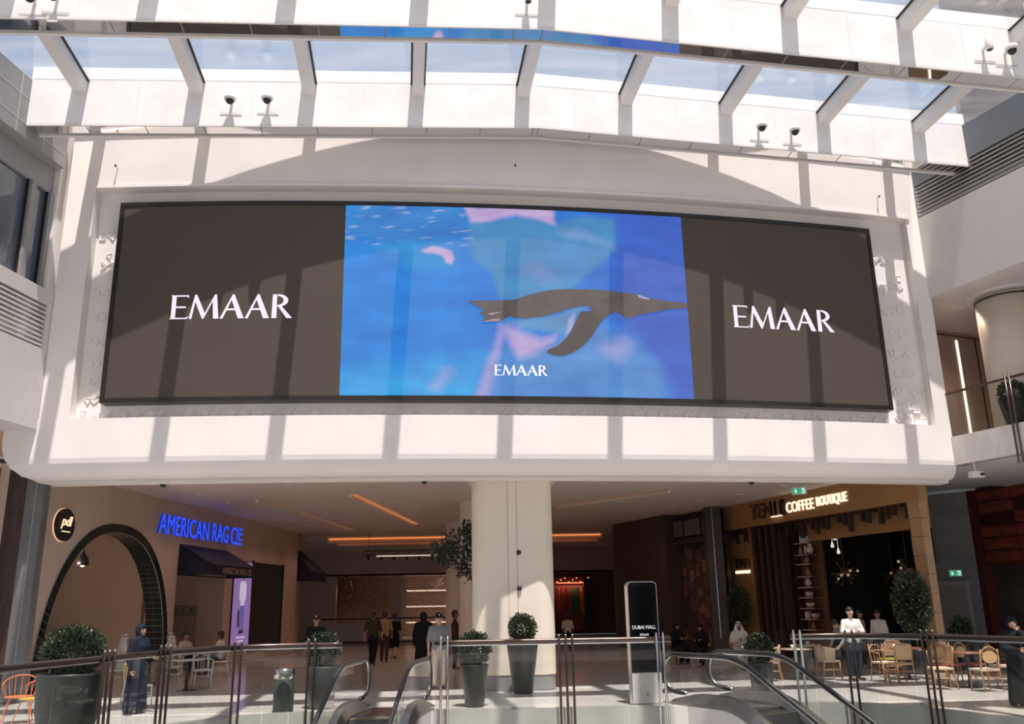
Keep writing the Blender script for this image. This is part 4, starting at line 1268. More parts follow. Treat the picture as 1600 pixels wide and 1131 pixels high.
text_on('lettering', 'BOUTIQUE', BQr, -5.98, -4.45, 4.86, 5.22, CREAM, cs, 0.05, 0.0)
text_on('lettering', 'BOUTIQUE', BQr, -5.972, -4.442, 4.863, 5.223, CREAM, cs, 0.05, 0.003)
text_on('lettering', 'BOUTIQUE', BQr, -5.988, -4.458, 4.857, 5.217, CREAM, cs, 0.05, 0.002)
c2s = thing('shop_sign', 'small dark letters above short lit line on bronze side panel', 'sign', tuple(BQ.pt(11, -.55, 3)), world=True)
text_on('lettering', 'TEN11', BQr, -11.85, -10.82, 3.14, 3.50, OUTL, c2s, 0.04, -0.3)
text_on('lettering', 'COFFEE BOUTIQUE', BQr, -11.85, -10.82, 2.92, 3.06, CREAM, c2s, 0.03, -0.3)
# wall shelves with pottery, beside the dark opening
shz = [3.86, 3.46, 3.14, 2.72, 2.36, 2.02, 1.66, 1.30, 0.95]
ranks = ['topmost', 'second', 'third', 'fourth', 'fifth', 'sixth', 'seventh', 'eighth', 'lowest']
SHELF = mat('shelf_board', (.20, .11, .07), .4)
fbox(BQ, 'shelf_panel', mat('shelf_panel', (.15, .075, .04), .55), bq, 7.4, 8.62, -1.1, -1.0, 0.4, 4.75)
POT1 = mat('pottery_cream', (.62, .52, .42), .5)
POT2 = mat('pottery_brown', (.30, .17, .11), .5)
for i, z in enumerate(shz):
    sh = thing('wall_shelf', '%s wall shelf of the pottery shelves beside dark shop opening' % ranks[i], 'shelf', tuple(BQ.pt(7.95, -.8, z)), group='pottery shelves', world=True)
    fbox(BQ, 'board', SHELF, sh, 7.55, 8.35, -1.0, -0.6, z - .035, z)
    fbox(BQ, 'front_edge', mat('shelf_edge', (.5, .4, .34), .4), sh, 7.55, 8.35, -0.6, -0.59, z - .03, z)
def pot_on(u, z, prof, m, label, cat, name, k=1.0):
    p = BQ.pt(u, -.78, z)
    prof = [(r_ * k, z_ * k) for r_, z_ in prof]
    t = tag(MB().lathe(prof, 14, (p.x, p.y, p.z)).build(name, m, None, True), label, cat)
BOWL = [(.05, 0), (.11, .04), (.145, .12), (.15, .17), (.13, .17), (.1, .06)]
VASE = [(.06, 0), (.12, .1), (.13, .2), (.07, .3), (.09, .36), (.07, .36)]
JUG = [(.05, 0), (.09, .06), (.09, .16), (.045, .26), (.045, .32), (.03, .32)]
BOX_P = BQ.pt(7.95, -.76, 3.86)
bxo = MB().cbox(-.15, .15, -.12, .12, 0, .24, .015).build('gift_box', WHITEPL); bxo.location = BOX_P
tag(bxo, 'white box on the topmost pottery shelf', 'box')
pot_on(7.72, 3.46, VASE, POT1, 'cream vase on the second pottery shelf', 'vase', 'vase')
pot_on(7.98, 3.46, [(.04, 0), (.05, .1), (.045, .3), (.03, .32)], POT1, 'slim cream bottle on the second pottery shelf', 'bottle', 'bottle')
pot_on(8.25, 3.46, JUG, POT2, 'brown jug on the second pottery shelf', 'jug', 'jug')
pot_on(7.95, 3.14, VASE, POT2, 'brown vase on the third pottery shelf', 'vase', 'vase', .72)
pot_on(7.95, 2.72, JUG, POT2, 'brown jug on the fourth pottery shelf', 'jug', 'jug')
pot_on(8.0, 2.36, VASE, POT1, 'cream vase on the fifth pottery shelf', 'vase', 'vase', .85)
pot_on(8.0, 2.02, BOWL, POT1, 'cream bowl on the sixth pottery shelf', 'bowl', 'bowl')
pot_on(8.0, 1.66, BOWL, POT1, 'cream bowl on the seventh pottery shelf', 'bowl', 'bowl')
pot_on(7.8, 1.30, BOWL, POT1, 'cream bowl on the eighth pottery shelf', 'bowl', 'bowl')
pot_on(8.2, 1.30, [(.1, 0), (.11, .02), (.11, .22), (.1, .24)], POT1, 'cream canister on the eighth pottery shelf', 'canister', 'canister')
pot_on(7.95, .95, JUG, POT2, 'brown jug on the lowest pottery shelf', 'jug', 'jug', .85)
# globe chandeliers
GLOW = emis('globe_warm', (1, .72, .45), .3)
SMOKE = mat('globe_smoke', (.10, .06, .04), .1)
def chandelier(u, v, z, R0, n, label, seed):
    p = BQ.pt(u, v, 0)
    t = thing('chandelier', label, 'lamp', (p.x, p.y, z))
    MB().tube([(0, 0, 0), (0, 0, 5.35 - z)], 0.012, 6).build('stem', DARKMETAL, t)
    r = random.Random(seed)
    for i in range(n):
        d = Vector((r.gauss(0, 1), r.gauss(0, 1), r.gauss(0, .55))).normalized() * R0 * r.uniform(.6, 1)
        MB().tube([(0, 0, 0), d], 0.006, 4).build('arm', GOLD, t)
        MB().sphere(d, .045, 8, 6).build('globe', GLOW if i % 5 == 0 else SMOKE, t, True)
chandelier(6.3, -1.0, 2.75, .5, 26, 'spidery globe chandelier hanging over the coffee shop tables', 1)
chandelier(7.1, -3.6, 2.75, .4, 14, 'small globe chandelier deep inside next to pottery shelves', 2)
chandelier(3.6, -1.2, 2.75, .42, 16, 'globe chandelier hanging behind the leafy tree', 3)
for k, (u, z) in enumerate(((6.55, 3.86), (6.7, 3.62), (6.42, 3.4))):
    p = BQ.pt(u, -.95, z)
    o = MB().lathe([(.05, 0), (.06, .05), (.03, .16), (.008, .2), (.008, 5.35 - z)], 10, (0, 0, 0)).build('pendant_lamp', emis('drop_glow', (1, .9, .8), .7)); o.location = p
    tag(o, '%s clear drop pendant in the cluster of three over the tables' % ('highest', 'middle', 'lowest')[k], 'lamp', 'drop pendants')

# ------------------------------------------------------------------ right: grey marble wall, exit door, red timber cabinet
MW = Frame((13.75, 31.5), (0.76, -0.65), flip=1)    # v = (u.y,-u.x) = (-,-)
mwl = thing('wall_grey_marble', 'grey marble wall with the exit door under the balcony', None, (14.5, 31, 0), kind='structure', world=True)
upright('marble_panel', (11.72, 25.3), (14.28, 31.6), 0, 5.4, MARBLEGREY, mwl, .06)
fbox(MW, 'marble_panel', MARBLEGREY, mwl, 0.35, 2.35, -0.3, 0.0, 0, 5.4)
door = thing('door_1', 'plain grey steel exit door in the grey marble wall', None, tuple(MW.pt(1.2, 0, 0)), kind='structure', world=True)
fbox(MW, 'door_leaf', mat('door_grey', (.30, .27, .26), .45), door, 0.72, 1.72, 0.0, 0.04, 0, 2.34)
for a, b, z0, z1 in ((.62, .72, 0, 2.44), (1.72, 1.82, 0, 2.44), (.72, 1.72, 2.34, 2.44)):
    fbox(MW, 'door_frame', mat('door_trim', (.40, .38, .37), .4), door, a, b, 0.0, 0.07, z0, z1)
fbox(MW, 'door_handle', BLACK, door, 1.60, 1.66, 0.04, 0.1, .85, 1.2)
fbox(MW, 'lock_plate', BLACK, door, 0.95, 1.05, 0.04, 0.05, .78, .93)
def exit_sign(fr, u, v, z, w, label, rev=1):
    t = thing('exit_sign', label, 'sign', tuple(fr.pt(u, v, z)), world=True)
    GR_ = emis('exit_green', (.05, .42, .22), .7)
    WH_ = emis('exit_white', (.85, 1, .9), .8)
    h = w * .48
    fbox(fr, 'box', WHITEPL, t, u - w / 2 - .02, u + w / 2 + .02, v - .05, v, z - .02, z + h + .02)
    fbox(fr, 'face', GR_, t, u - w / 2, u + w / 2, v, v + .006, z, z + h)
    q = lambda pts: [(u + rev * x * w, z + y * h) for x, y in pts]
    poly_on('arrow', q([(-.30, .85), (-.22, .85), (-.22, .45), (-.12, .5), (-.26, .12), (-.40, .5), (-.30, .45)]), WH_, t, v + .006, fr)
    poly_on('door_symbol', q([(.18, .1), (.42, .1), (.42, .9), (.18, .9)]), WH_, t, v + .006, fr)
    poly_on('runner_symbol', q([(.2, .15), (.28, .2), (.27, .45), (.34, .2), (.38, .22), (.32, .5), (.34, .68), (.24, .7), (.16, .5), (.2, .48), (.25, .58)]), GR_, t, v + .013, fr)
    return t
exit_sign(MW, 1.45, 0.045, 2.62, .38, 'green emergency exit sign above the grey steel door')
ES = Frame((8.55, 26.5), (1, -0.25), flip=1)
es2 = exit_sign(ES, 0, 0, 5.0, .38, 'green hanging exit sign under the passage ceiling')
MB().tube([ES.pt(0, -.02, 5.2), ES.pt(0, -.02, 5.5)], .008, 5).build('hanger', STEEL, es2)
cab = thing('wall_cabinet', 'glossy red brown timber panelling with dark drawer fronts', 'cabinet', (16, 28, 0), world=True)
CB = Frame((15.45, 30.0), (0.36, -1.5), flip=1)
fbox(CB, 'frame', mat('red_frame', (.10, .022, .014), .35), cab, 0, 8.0, -0.3, -0.06, 2.9, 5.4)
fbox(CB, 'stile', MATS['red_frame'], cab, -0.12, 0.16, -0.3, 0.06, 0, 5.4)
fbox(CB, 'backing', mat('dim_stone', (.09, .07, .06), .4, var=.3, scale=1.2), cab, -0.3, 8.0, -0.7, -0.5, 0, 5.5)
for c in range(4):
    for r in range(6):
        u0, z0 = 0.25 + c * 1.55, 3.02 + r * .395
        dark = (c * 3 + r * 2) % 5 == 1
        pm = MB()
        fbox(CB, 'panel', mat('panel_dark', (.05, .014, .01), .25) if dark else REDWOOD, cab, u0, u0 + 1.45, -0.06, 0.0, z0, z0 + .33)

# ------------------------------------------------------------------ small ceiling and wall fittings
dl_ring = MB().lathe([(.13, -.03), (.16, -.03), (.16, .002), (.13, .002)], 16).mesh('trim_ring', WHITEPL)
dl_lens = MB().lathe([(.001, -.028), (.13, -.028), (.13, .0)], 16).mesh('lens', emis('downlight_lens', (1, .82, .66), 6.0))
DL = [(-6.7, 26.3), (-7.0, 28.4), (-4.3, 26.1), (-2.0, 26.3), (-3.4, 28.8), (-4.1, 30.9), (-6.7, 33.0), (-6.5, 35.3), (-6.8, 30.7), (-3.8, 35.7), (-4.0, 33.2), (-9.5, 34.9), (-9.4, 37.3), (-9.2, 39.5), (-9.1, 42.2), (-9.0, 44.4), (-6.4, 37.5), (-5.8, 42.6), (-5.9, 45.0), (-6.3, 40.2), (-10.2, 25.6), (-10.0, 28.0), (-9.9, 30.4), (-9.7, 32.6), (2.7, 27.1), (4.7, 30.1), (3.8, 32.3), (3.0, 34.4), (6.9, 32.7), (7.8, 30.6), (6.1, 34.9), (5.2, 37.0), (2.1, 36.7), (2.7, 43.5), (8.7, 28.4)]
for i, (x, y) in enumerate(DL):
    zd = 5.5
    if x < -8.9: lab, grp = 'small round downlight in the ceiling strip along the beige shop wall', 'downlights along the beige shop wall'
    elif x < -5.5: lab, grp = 'small round downlight in the ceiling between shop wall and orange cove', 'downlights between shop wall and cove'
    elif x < 0: lab, grp = 'small round downlight in the ceiling between orange cove and broad column', 'downlights between cove and column'
    else: lab, grp = 'small round downlight in the ceiling between broad column and coffee shop', 'downlights towards the coffee shop'
    d = thing('downlight', lab, 'light', (x, y, zd), group=grp)
    for n_, me_ in (('trim_ring', dl_ring), ('lens', dl_lens)):
        o = obj(n_, me_); o.parent = d
    lp = bpy.data.lights.new('downlight_lamp', 'SPOT')
    lp.energy = 66; lp.color = (1.0, .60, .42); lp.spot_size = math.radians(120); lp.spot_blend = .6; lp.shadow_soft_size = .1
    lo = bpy.data.objects.new('downlight_lamp', lp); col.objects.link(lo); lo.parent = d; lo.location = (0, 0, -.03)

for x, w in ((-10.8, 'beside the sparse bead curtain'), (-7.6, 'at the beige pier'), (-4.9, 'before the dense bead curtain')):
    d = thing('downlight', 'small downlight under the shopfront header ' + w, 'light', (x, 58.44, 3.9))
    for n_, me_ in (('trim_ring', dl_ring), ('lens', dl_lens)):
        o = obj(n_, me_); o.parent = d
    lp = bpy.data.lights.new('downlight_lamp', 'SPOT')
    lp.energy = 66; lp.color = (1.0, .60, .42); lp.spot_size = math.radians(120); lp.spot_blend = .6; lp.shadow_soft_size = .1
    lo = bpy.data.objects.new('downlight_lamp', lp); col.objects.link(lo); lo.parent = d; lo.location = (0, 0, -.04)

def dome_cam(loc, label, r=.09):
    t = thing('dome_camera', label, 'camera', loc)
    MB().lathe([(r, .0), (r, .05), (r * .9, .06)], 14).build('base', WHITEPL, t, True)
    MB().sphere((0, 0, 0), r * .82, 12, 8).build('dome', BLACK, t, True)
dome_cam((-8.5, wy(-8.5) + .75, 4.9), 'black dome camera under the fascia above blue shop letters')
dome_cam((-2.2, wy(-2.2) + .75, 4.9), 'black dome camera under the fascia next to the broad column')
dome_cam((6.15, wy(6.15) + .75, 4.9), 'black dome camera under the fascia near the hanging exit sign')
p = GR.pt(-1.3, -1.4, 5.3); dome_cam(tuple(p), 'black dome camera under the balcony slab', .11)
bc = thing('box_camera', 'small white box camera under the balcony beside the fascia end', 'camera', (12.25, 23.3, 5.02))
MB().cbox(-.17, .17, -.1, .1, -.05, .12, .02).build('housing', WHITEPL, bc)
MB().lathe([(.05, 0), (.05, .06)], 10, (.1, -.12, 0)).build('lens', BLACK, bc)
MB().tube([(0, 0, .1), (0, .05, .33)], .03, 8).build('bracket', WHITEPL, bc)

def beam_cam(x, yc, dz, label, dome=True):
    p = Vector((x, ly(x, yc), lz(x) + dz))
    t = thing('security_camera', label, 'camera', tuple(p), rz=math.atan(.125))
    MB().cbox(-.03, .03, -.14, .02, -.03, .03, .008).build('bracket', WHITEPL, t)
    if dome:
        MB().lathe([(.14, -.02), (.145, .03), (.12, .10), (.05, .13)], 16, (0, -.24, -.04)).build('housing', WHITEPL, t, True)
        MB().sphere((0, -.24, -.07), .10, 12, 8).build('dome', BLACK, t, True)
    else:
        MB().lathe([(.075, -.14), (.085, -.1), (.085, .16), (.075, .17)], 14, (0, -.22, 0)).build('housing', WHITEPL, t, True)
        MB().lathe([(.06, -.15), (.06, -.14)], 12, (0, -.22, 0)).build('lens', BLACK, t)
    MB().tube([(-.26, -.015, -.30), (.26, -.015, -.30)], .008, 5).build('cable', STEEL, t)
beam_cam(-6.85, 20.18, .62, 'white dome camera on the end beam next to a smaller dome')
beam_cam(-5.97, 20.18, .64, 'larger white dome camera on the end beam above dark screen panel')
beam_cam(6.69, 20.18, .50, 'white dome camera on the beam above the lettered dark panel')
beam_cam(7.59, 20.18, .47, 'white dome camera on the beam closer to the dark louvres')
beam_cam(0.46, 16.13, .62, 'white cylinder camera at the middle of the nearer roof beam', False)
beam_cam(10.87, 16.13, .60, 'white cylinder camera on the nearer beam beside a dome', False)
beam_cam(11.39, 16.13, .55, 'white dome camera on the nearer beam beside a cylinder camera')
beam_cam(-9.39, 16.13, .35, 'white dome camera at the shaded end of the nearer beam')
beam_cam(-8.98, 16.13, .42, 'white cylinder camera at the shaded end of the nearer beam', False)
for x, z, w in ((-10.1, 13.0, 'near the tall gallery windows'), (10.57, 13.0, 'near the dark louvres'), (0.18, 13.09, 'midway along the roof beam')):
    t = thing('wall_bracket', 'small steel bracket on the white wall over the screen ' + w, 'bracket', (x, wy(x), z), group='steel brackets over the screen')
    MB().tube([(0, .02, 0), (0, -.12, 0), (0, -.14, -.05)], .012, 6).build('arm', STEEL, t)
    MB().lathe([(.03, -.01), (.03, .02)], 8, (0, -.13, 0)).build('head', DARKMETAL, t)

# ------------------------------------------------------------------ guard rail around the void
def lerp_pl(pl, s):
    for i in range(len(pl) - 1):
        a, b = Vector(pl[i]), Vector(pl[i + 1])
        L = (b - a).length
        if s <= L or i == len(pl) - 2:
            return a + (b - a) * (s / L), (b - a).normalized()
        s -= L
def smooth_pl(pl, n=5):
    out = []
    P = [Vector(p) for p in pl]
    for i in range(len(P) - 1):
        p0, p1, p2, p3 = P[max(i - 1, 0)], P[i], P[i + 1], P[min(i + 2, len(P) - 1)]
        for k in range(n):
            t = k / n
            out.append(.5 * ((2 * p1) + (p2 - p0) * t + (2 * p0 - 5 * p1 + 4 * p2 - p3) * t * t + (3 * p1 - p0 - 3 * p2 + p3) * t ** 3))
    out.append(P[-1])
    return out
RZ = 1.26
def railing(pl, posts, label, tip=None):
    sp = smooth_pl(pl, 4)
    m = sp[len(sp) // 2]
    t = thing('guard_railing', label, 'railing', (m.x, m.y, 0), world=True)
    MB().tube([(p.x, p.y, RZ) for p in sp], 0.042, 10).build('handrail', BRONZE, t, True)
    MB().tube([(p.x, p.y, RZ - .055) for p in sp], 0.02, 6).build('glass_channel', STEEL, t, True)
    for i in range(0, len(sp) - 1, 2):
        a, b = sp[i], sp[min(i + 2, len(sp) - 1)]
        if i + 1 < len(sp) - 1: mid = [a, sp[i + 1], b]
        else: mid = [a, b]
        for a, b in [(mid[0], mid[-1])]:
            d = (b - a).normalized() * .012
            nrm = Vector((-d.y, d.x)).normalized() * .008
            q = [a + d - nrm, b - d - nrm, b - d + nrm, a + d + nrm]
            MB().hexa([(p.x, p.y, -.55) for p in q] + [(p.x, p.y, RZ - .04) for p in q]).build('glass_pane', RAILGLASS, t)
    for (x, y, k, m_) in posts:
        best = min(range(len(sp) - 1), key=lambda i: (sp[i] - Vector((x, y))).length)
        d = (sp[best + 1] - sp[best]).normalized()
        inn_ = Vector((d.y, -d.x)) * .05
        for j in range(k):
            c = Vector((x, y)) + d * (j - (k - 1) / 2) * .13 + inn_
            MB().tube([(c.x, c.y, -.95), (c.x, c.y, RZ + .07), (c.x, c.y, RZ + .10)], [.024, .024, .014], 8).build('post', m_, t, True)
            MB().sphere((c.x, c.y, RZ + .1), .02, 8, 6).build('post_cap', STEEL, t, True)
railing(rail_l, [(-6.45, 14.5, 3, BRONZE), (-6.18, 16.1, 3, BRONZE), (-5.35, 17.62, 2, BRONZE), (-4.0, 18.0, 2, BRONZE)], 'curved glass guard rail with bronze posts beside the huge round planter')
railing(rail_m, [(-1.42, 18.02, 2, STEEL), (0.95, 18.02, 3, BRONZE), (2.78, 18.0, 2, STEEL)], 'straight glass guard rail between the two escalators')
railing(rail_r, [(5.49, 18.14, 2, WHITEPL), (6.5, 18.02, 2, BRONZE), (7.55, 16.9, 3, BRONZE)], 'curved glass guard rail in front of the cane chairs')

# ------------------------------------------------------------------ escalators
def escalator(name_label, px, py, dx, dy, nose):
    d = Vector((dx, dy)).normalized()
    l = Vector((-d.y, d.x))
    t = thing('escalator', name_label, 'escalator', (px, py, 0), world=True)
    def P(s, w, z): return Vector((px + d.x * s + l.x * w, py + d.y * s + l.y * w, z))
    def hz(s):   # floor line of the steps
        if s < 0.5: return 0.0
        if s < 1.3: return -0.577 * (s - .5) ** 2 / 1.6
        return -0.577 * .4 - 0.577 * (s - 1.3)
    ss = [-nose + i * .15 for i in range(int((nose + 6) / .15))]
    for w in (-.64, .64):
        path = []
        for k in range(9):       # newel turning down at the landing
            a = PI * k / 8
            path.append(P(-nose - .36 * math.sin(a), w, .58 - .36 * math.cos(a)))
        path = [P(-nose + .25, w, .22)] + path
        path += [P(s, w, hz(s) + .94) for s in ss[1:]]
        MB().tube(path, .042, 10).build('handrail', RUBBER, t, True)
        MB().tube([p + Vector((0, 0, -.05)) if i > 9 else p + Vector((d.x * .05, d.y * .05, 0)) for i, p in enumerate(path)], .02, 6).build('guide_rail', STEEL, t, True)
        # glass panels
        segs = [-nose - .3, .0, 1.3, 2.6, 3.9, 5.2]
        for a, b in zip(segs[:-1], segs[1:]):
            n = 7
            vs, fs = [], []
            for i in range(n + 1):
                s = a + .01 + (b - a - .02) * i / n
                e = 1.0
                if s < -nose: e = math.sqrt(max(0.05, 1 - ((-nose - s) / .34) ** 2))
                zc, zh = hz(s) + .55, .36
                z0, z1 = zc - zh * e, zc + zh * e
                for q, z in ((-.006, z0), (.006, z0), (.006, z1), (-.006, z1)):
                    vs.append(P(s, w + q, z))
            for i in range(n):
                for k in range(4):
                    m2 = (k + 1) % 4
                    fs.append((i * 4 + k, i * 4 + m2, i * 4 + 4 + m2, i * 4 + 4 + k))
            fs += [(0, 1, 2, 3), (n * 4 + 3, n * 4 + 2, n * 4 + 1, n * 4)]
            MB().add(vs, fs).build('glass_panel', ESCGLASS, t)
        # skirt deck
        vs, fs = [], []
        sd = [-nose + .0 + i * .2 for i in range(int((nose + 6) / .2))]
        for i, s in enumerate(sd):
            e = min(1, .35 + i * .2)
            for q, z in ((-.16, -.45), (-.16, .06), (-.08, .20 * e + .03), (.08, .20 * e + .03), (.16, .06), (.16, -.45)):
                vs.append(P(s, w + q, hz(s) + z))
        for i in range(len(sd) - 1):
            for k in range(6):
                m2 = (k + 1) % 6
                fs.append((i * 6 + k, i * 6 + m2, i * 6 + 6 + m2, i * 6 + 6 + k))
        fs += [tuple(range(6)), tuple((len(sd) - 1) * 6 + k for k in range(5, -1, -1))]
        MB().add(vs, fs).build('skirt_deck', mat('escalator_deck', (.30, .29, .28), .3, metal=.9), t)
        # outer cladding
        q0 = .165 if w > 0 else -.165
        vs = []
        for s in sd:
            vs += [P(s, w + q0, hz(s) - .0), P(s, w + q0, hz(s) - 1.5)]
        MB().add(vs, [(2 * i, 2 * i + 1, 2 * i + 3, 2 * i + 2) for i in range(len(sd) - 1)]).build('side_cladding', SATIN, t)
    MB().hexa([P(-nose - .2, -.46, -.01), P(.5, -.46, -.01), P(.5, .46, -.01), P(-nose - .2, .46, -.01), P(-nose - .2, -.46, .008), P(.5, -.46, .008), P(.5, .46, .008), P(-nose - .2, .46, .008)]).build('landing_plate', STEEL, t)
    for i in range(12):
        s = .5 + i * .4
        z = hz(s + .4) if i > 1 else hz(s)
        MB().hexa([P(s, -.46, z - .3), P(s + .4, -.46, z - .3), P(s + .4, .46, z - .3), P(s, .46, z - .3), P(s, -.46, z), P(s + .4, -.46, z), P(s + .4, .46, z), P(s, .46, z)]).build('step', mat('step_grey', (.16, .16, .16), .4, metal=.7), t)
        MB().hexa([P(s + .37, -.46, z), P(s + .4, -.46, z), P(s + .4, .46, z), P(s + .37, .46, z), P(s + .37, -.46, z + .004), P(s + .4, -.46, z + .004), P(s + .4, .46, z + .004), P(s + .37, .46, z + .004)]).build('step_edge', YELLOW, t)
    MB().hexa([P(2.2, -.44, hz(2.2) + .02), P(2.6, -.44, hz(2.6) + .02), P(2.6, -.41, hz(2.6) + .02), P(2.2, -.41, hz(2.2) + .02), P(2.2, -.44, hz(2.2) + .3), P(2.6, -.44, hz(2.6) + .3), P(2.6, -.41, hz(2.6) + .3), P(2.2, -.41, hz(2.2) + .3)]).build('notice_plate', mat('notice_blue', (.05, .16, .5), .4), t)
escalator('escalator descending towards the viewer between charcoal bush planters', -2.52, 17.9, -.10, -1, .75)
escalator('escalator descending sideways beside the black mall totem', 4.1, 18.35, .55, -.83, .75)

# ------------------------------------------------------------------ plants
def leaf_ball(n, fn, size, seed, m, name='foliage'):
    """many small folded leaves, placed by fn(random) -> (point, outward direction)"""
    r = random.Random(seed)
    mb = MB()
    for i in range(n):
        p, o = fn(r)
        o = (o + Vector((r.uniform(-.7, .7), r.uniform(-.7, .7), r.uniform(-.3, .9)))).normalized()
        s = size * r.uniform(.7, 1.3)
        a = o.orthogonal().normalized()
        a.rotate(Matrix.Rotation(r.uniform(0, 6.28), 3, o))
        t = o.cross(a) * s * .08
        mb.add([p, p + o * s * .5 + a * s * .28, p + o * s + t, p + o * s * .5 - a * s * .28, p + o * s * .5 + t * 2.5], [(0, 1, 4), (1, 2, 4), (2, 3, 4), (3, 0, 4)])
    return mb.mesh(name, m)
def topiary(label, x, y, pot_prof, potm, r, zc, seed, n=1500, leaf=.075, z0=0.0, group=None, sx=1.0, sz=1.0, seg=28):
    t = thing('potted_topiary', label, 'plant', (x, y, z0), group=group)
    MB().lathe(pot_prof, seg).build('pot', potm, t, True)
    hp = max(q[1] for q in pot_prof)
    rr = [q[0] for q in pot_prof if q[1] == hp][0]
    MB().lathe([(.01, hp - .06), (rr * .93, hp - .06), (rr * .93, hp - .04), (.01, hp - .03)], 16).build('soil', SOIL, t)
    MB().tube([(0, 0, hp - .1), (.01, 0, zc)], [.03, .015], 7).build('stem', BARK, t)
    def fn(q):
        d = Vector((q.gauss(0, 1), q.gauss(0, 1), q.gauss(0, 1))).normalized()
        k = q.uniform(.55, 1.0) * (1 + .08 * math.sin(7 * d.x) * math.cos(6 * d.y + 3 * d.z))
        p = d * r * k
        return Vector((p.x * sx, p.y * sx, p.z * sz + zc)), d
    o = obj('foliage', leaf_ball(n, fn, leaf, seed, LEAF), t)
    o['kind'] = 'stuff'
    return t
P_TALL = [(.20, 0), (.22, .02), (.36, 1.06), (.37, 1.1), (.345, 1.1), (.34, 1.05)]
P_ROUND = [(.22, 0), (.24, .02), (.30, .45), (.325, .80), (.31, .82), (.29, .80)]
topiary('clipped round bush in tall tapered charcoal planter before the broad column', 0.12, 21.3, P_TALL, POTD, .32, 1.42, 1, 3600, .05)
topiary('airy bush in charcoal planter behind rail left of tall tapered planter', -0.87, 18.75, [(.17, 0), (.19, .02), (.275, .76), (.29, .80), (.265, .80)], POTD, .33, 1.10, 2, 2600, .06)
topiary('airy bush in charcoal planter beside the metal topped litter bin', -3.98, 18.9, P_ROUND, POTD, .34, 1.12, 3, 2600, .06)
topiary('broad bush in huge round charcoal planter at the curved rail', -7.0, 14.55, [(.34, 0), (.37, .02), (.46, .5), (.49, 1.0), (.50, 1.04), (.46, 1.04), (.45, 1.0)], POTD, .46, 1.36, 4, 6500, .05, sz=.85)
topiary('small bush in square charcoal planter between escalator and chairs', 5.05, 19.3, [(.2, 0), (.21, .01), (.26, .68), (.25, .7)], POTD, .28, .98, 5, 1200, .08, seg=4)
topiary('clipped bush in black tapered planter on the upper balcony', 12.95, 22.25, [(.2, 0), (.22, .02), (.36, .75), (.34, .77)], POTB, .34, .95, 6, 1200, .07, z0=6.1, sz=.85)
topiary('low leafy plant in planter against the grey marble beside coffee shop jamb', 12.35, 25.6, [(.2, 0), (.21, .01), (.25, .6), (.24, .62)], POTB, .26, 1.05, 7, 900, .11, sz=1.3)
def tree(label, x, y, fn, n, leaf, m, seed, branches, pot=None):
    t = thing('potted_tree', label, 'tree', (x, y, 0))
    MB().lathe(pot or [(.26, 0), (.28, .02), (.34, .6), (.32, .62)], 20).build('pot', POTB, t, True)
    for b in branches:
        MB().tube(b[0], b[1], 7).build('branch', BARK, t, True)
    o = obj('foliage', leaf_ball(n, fn, leaf, seed, m), t)
    o['kind'] = 'stuff'
ctr = [(Vector((-.35, 0, 3.45)), .55), (Vector((-.75, .1, 3.35)), .42), (Vector((0, 0, 3.9)), .35), (Vector((-.1, 0, 2.95)), .4), (Vector((.35, .1, 3.4)), .5)]
def olive_fn(q):
    c, rr = q.choice(ctr)
    d = Vector((q.gauss(0, 1), q.gauss(0, 1), q.gauss(0, .8))).normalized()
    return c + d * rr * q.uniform(.1, 1.0) ** .7, d
tree('wispy olive tree half hidden behind the broad column', -1.15, 24.4, olive_fn, 1700, .11, LEAFO, 8,
     [([(0, 0, .5), (.03, 0, 1.6), (-.02, 0, 2.6)], [.05, .04, .035]), ([(-.02, 0, 2.6), (-.3, 0, 3.2), (-.9, .1, 3.5)], [.03, .02, .008]), ([(-.02, 0, 2.6), (.05, 0, 3.3), (0, 0, 4.1)], [.03, .02, .006]), ([(-.02, 0, 2.6), (.3, .1, 3.2), (.7, .1, 3.5)], [.025, .015, .006])])
def ficus_fn(q):
    d = Vector((q.gauss(0, 1), q.gauss(0, 1), q.gauss(0, 1))).normalized()
    k = q.uniform(.4, 1)
    return Vector((d.x * .48 * k, d.y * .48 * k, 1.82 + d.z * .85 * k)), d
tree('tall dense leafy tree in the coffee shop opening near the jamb', 10.72, 24.75, ficus_fn, 1900, .12, LEAF, 9, [([(0, 0, .5), (0, 0, 1.4)], [.04, .03]), ([(0, 0, 1.4), (.1, 0, 2.2)], [.03, .01])])
def ficus2_fn(q):
    d = Vector((q.gauss(0, 1), q.gauss(0, 1), q.gauss(0, 1))).normalized()
    k = q.uniform(.4, 1)
    return Vector((d.x * .42 * k, d.y * .42 * k, 1.75 + d.z * .8 * k)), d
p = BQ.pt(10.9, .3, 0)
tree('dim leafy tree against the bronze side panel under small sign', p.x, p.y, ficus2_fn, 900, .12, LEAF, 10, [([(0, 0, .5), (0, 0, 1.6)], [.04, .02])])

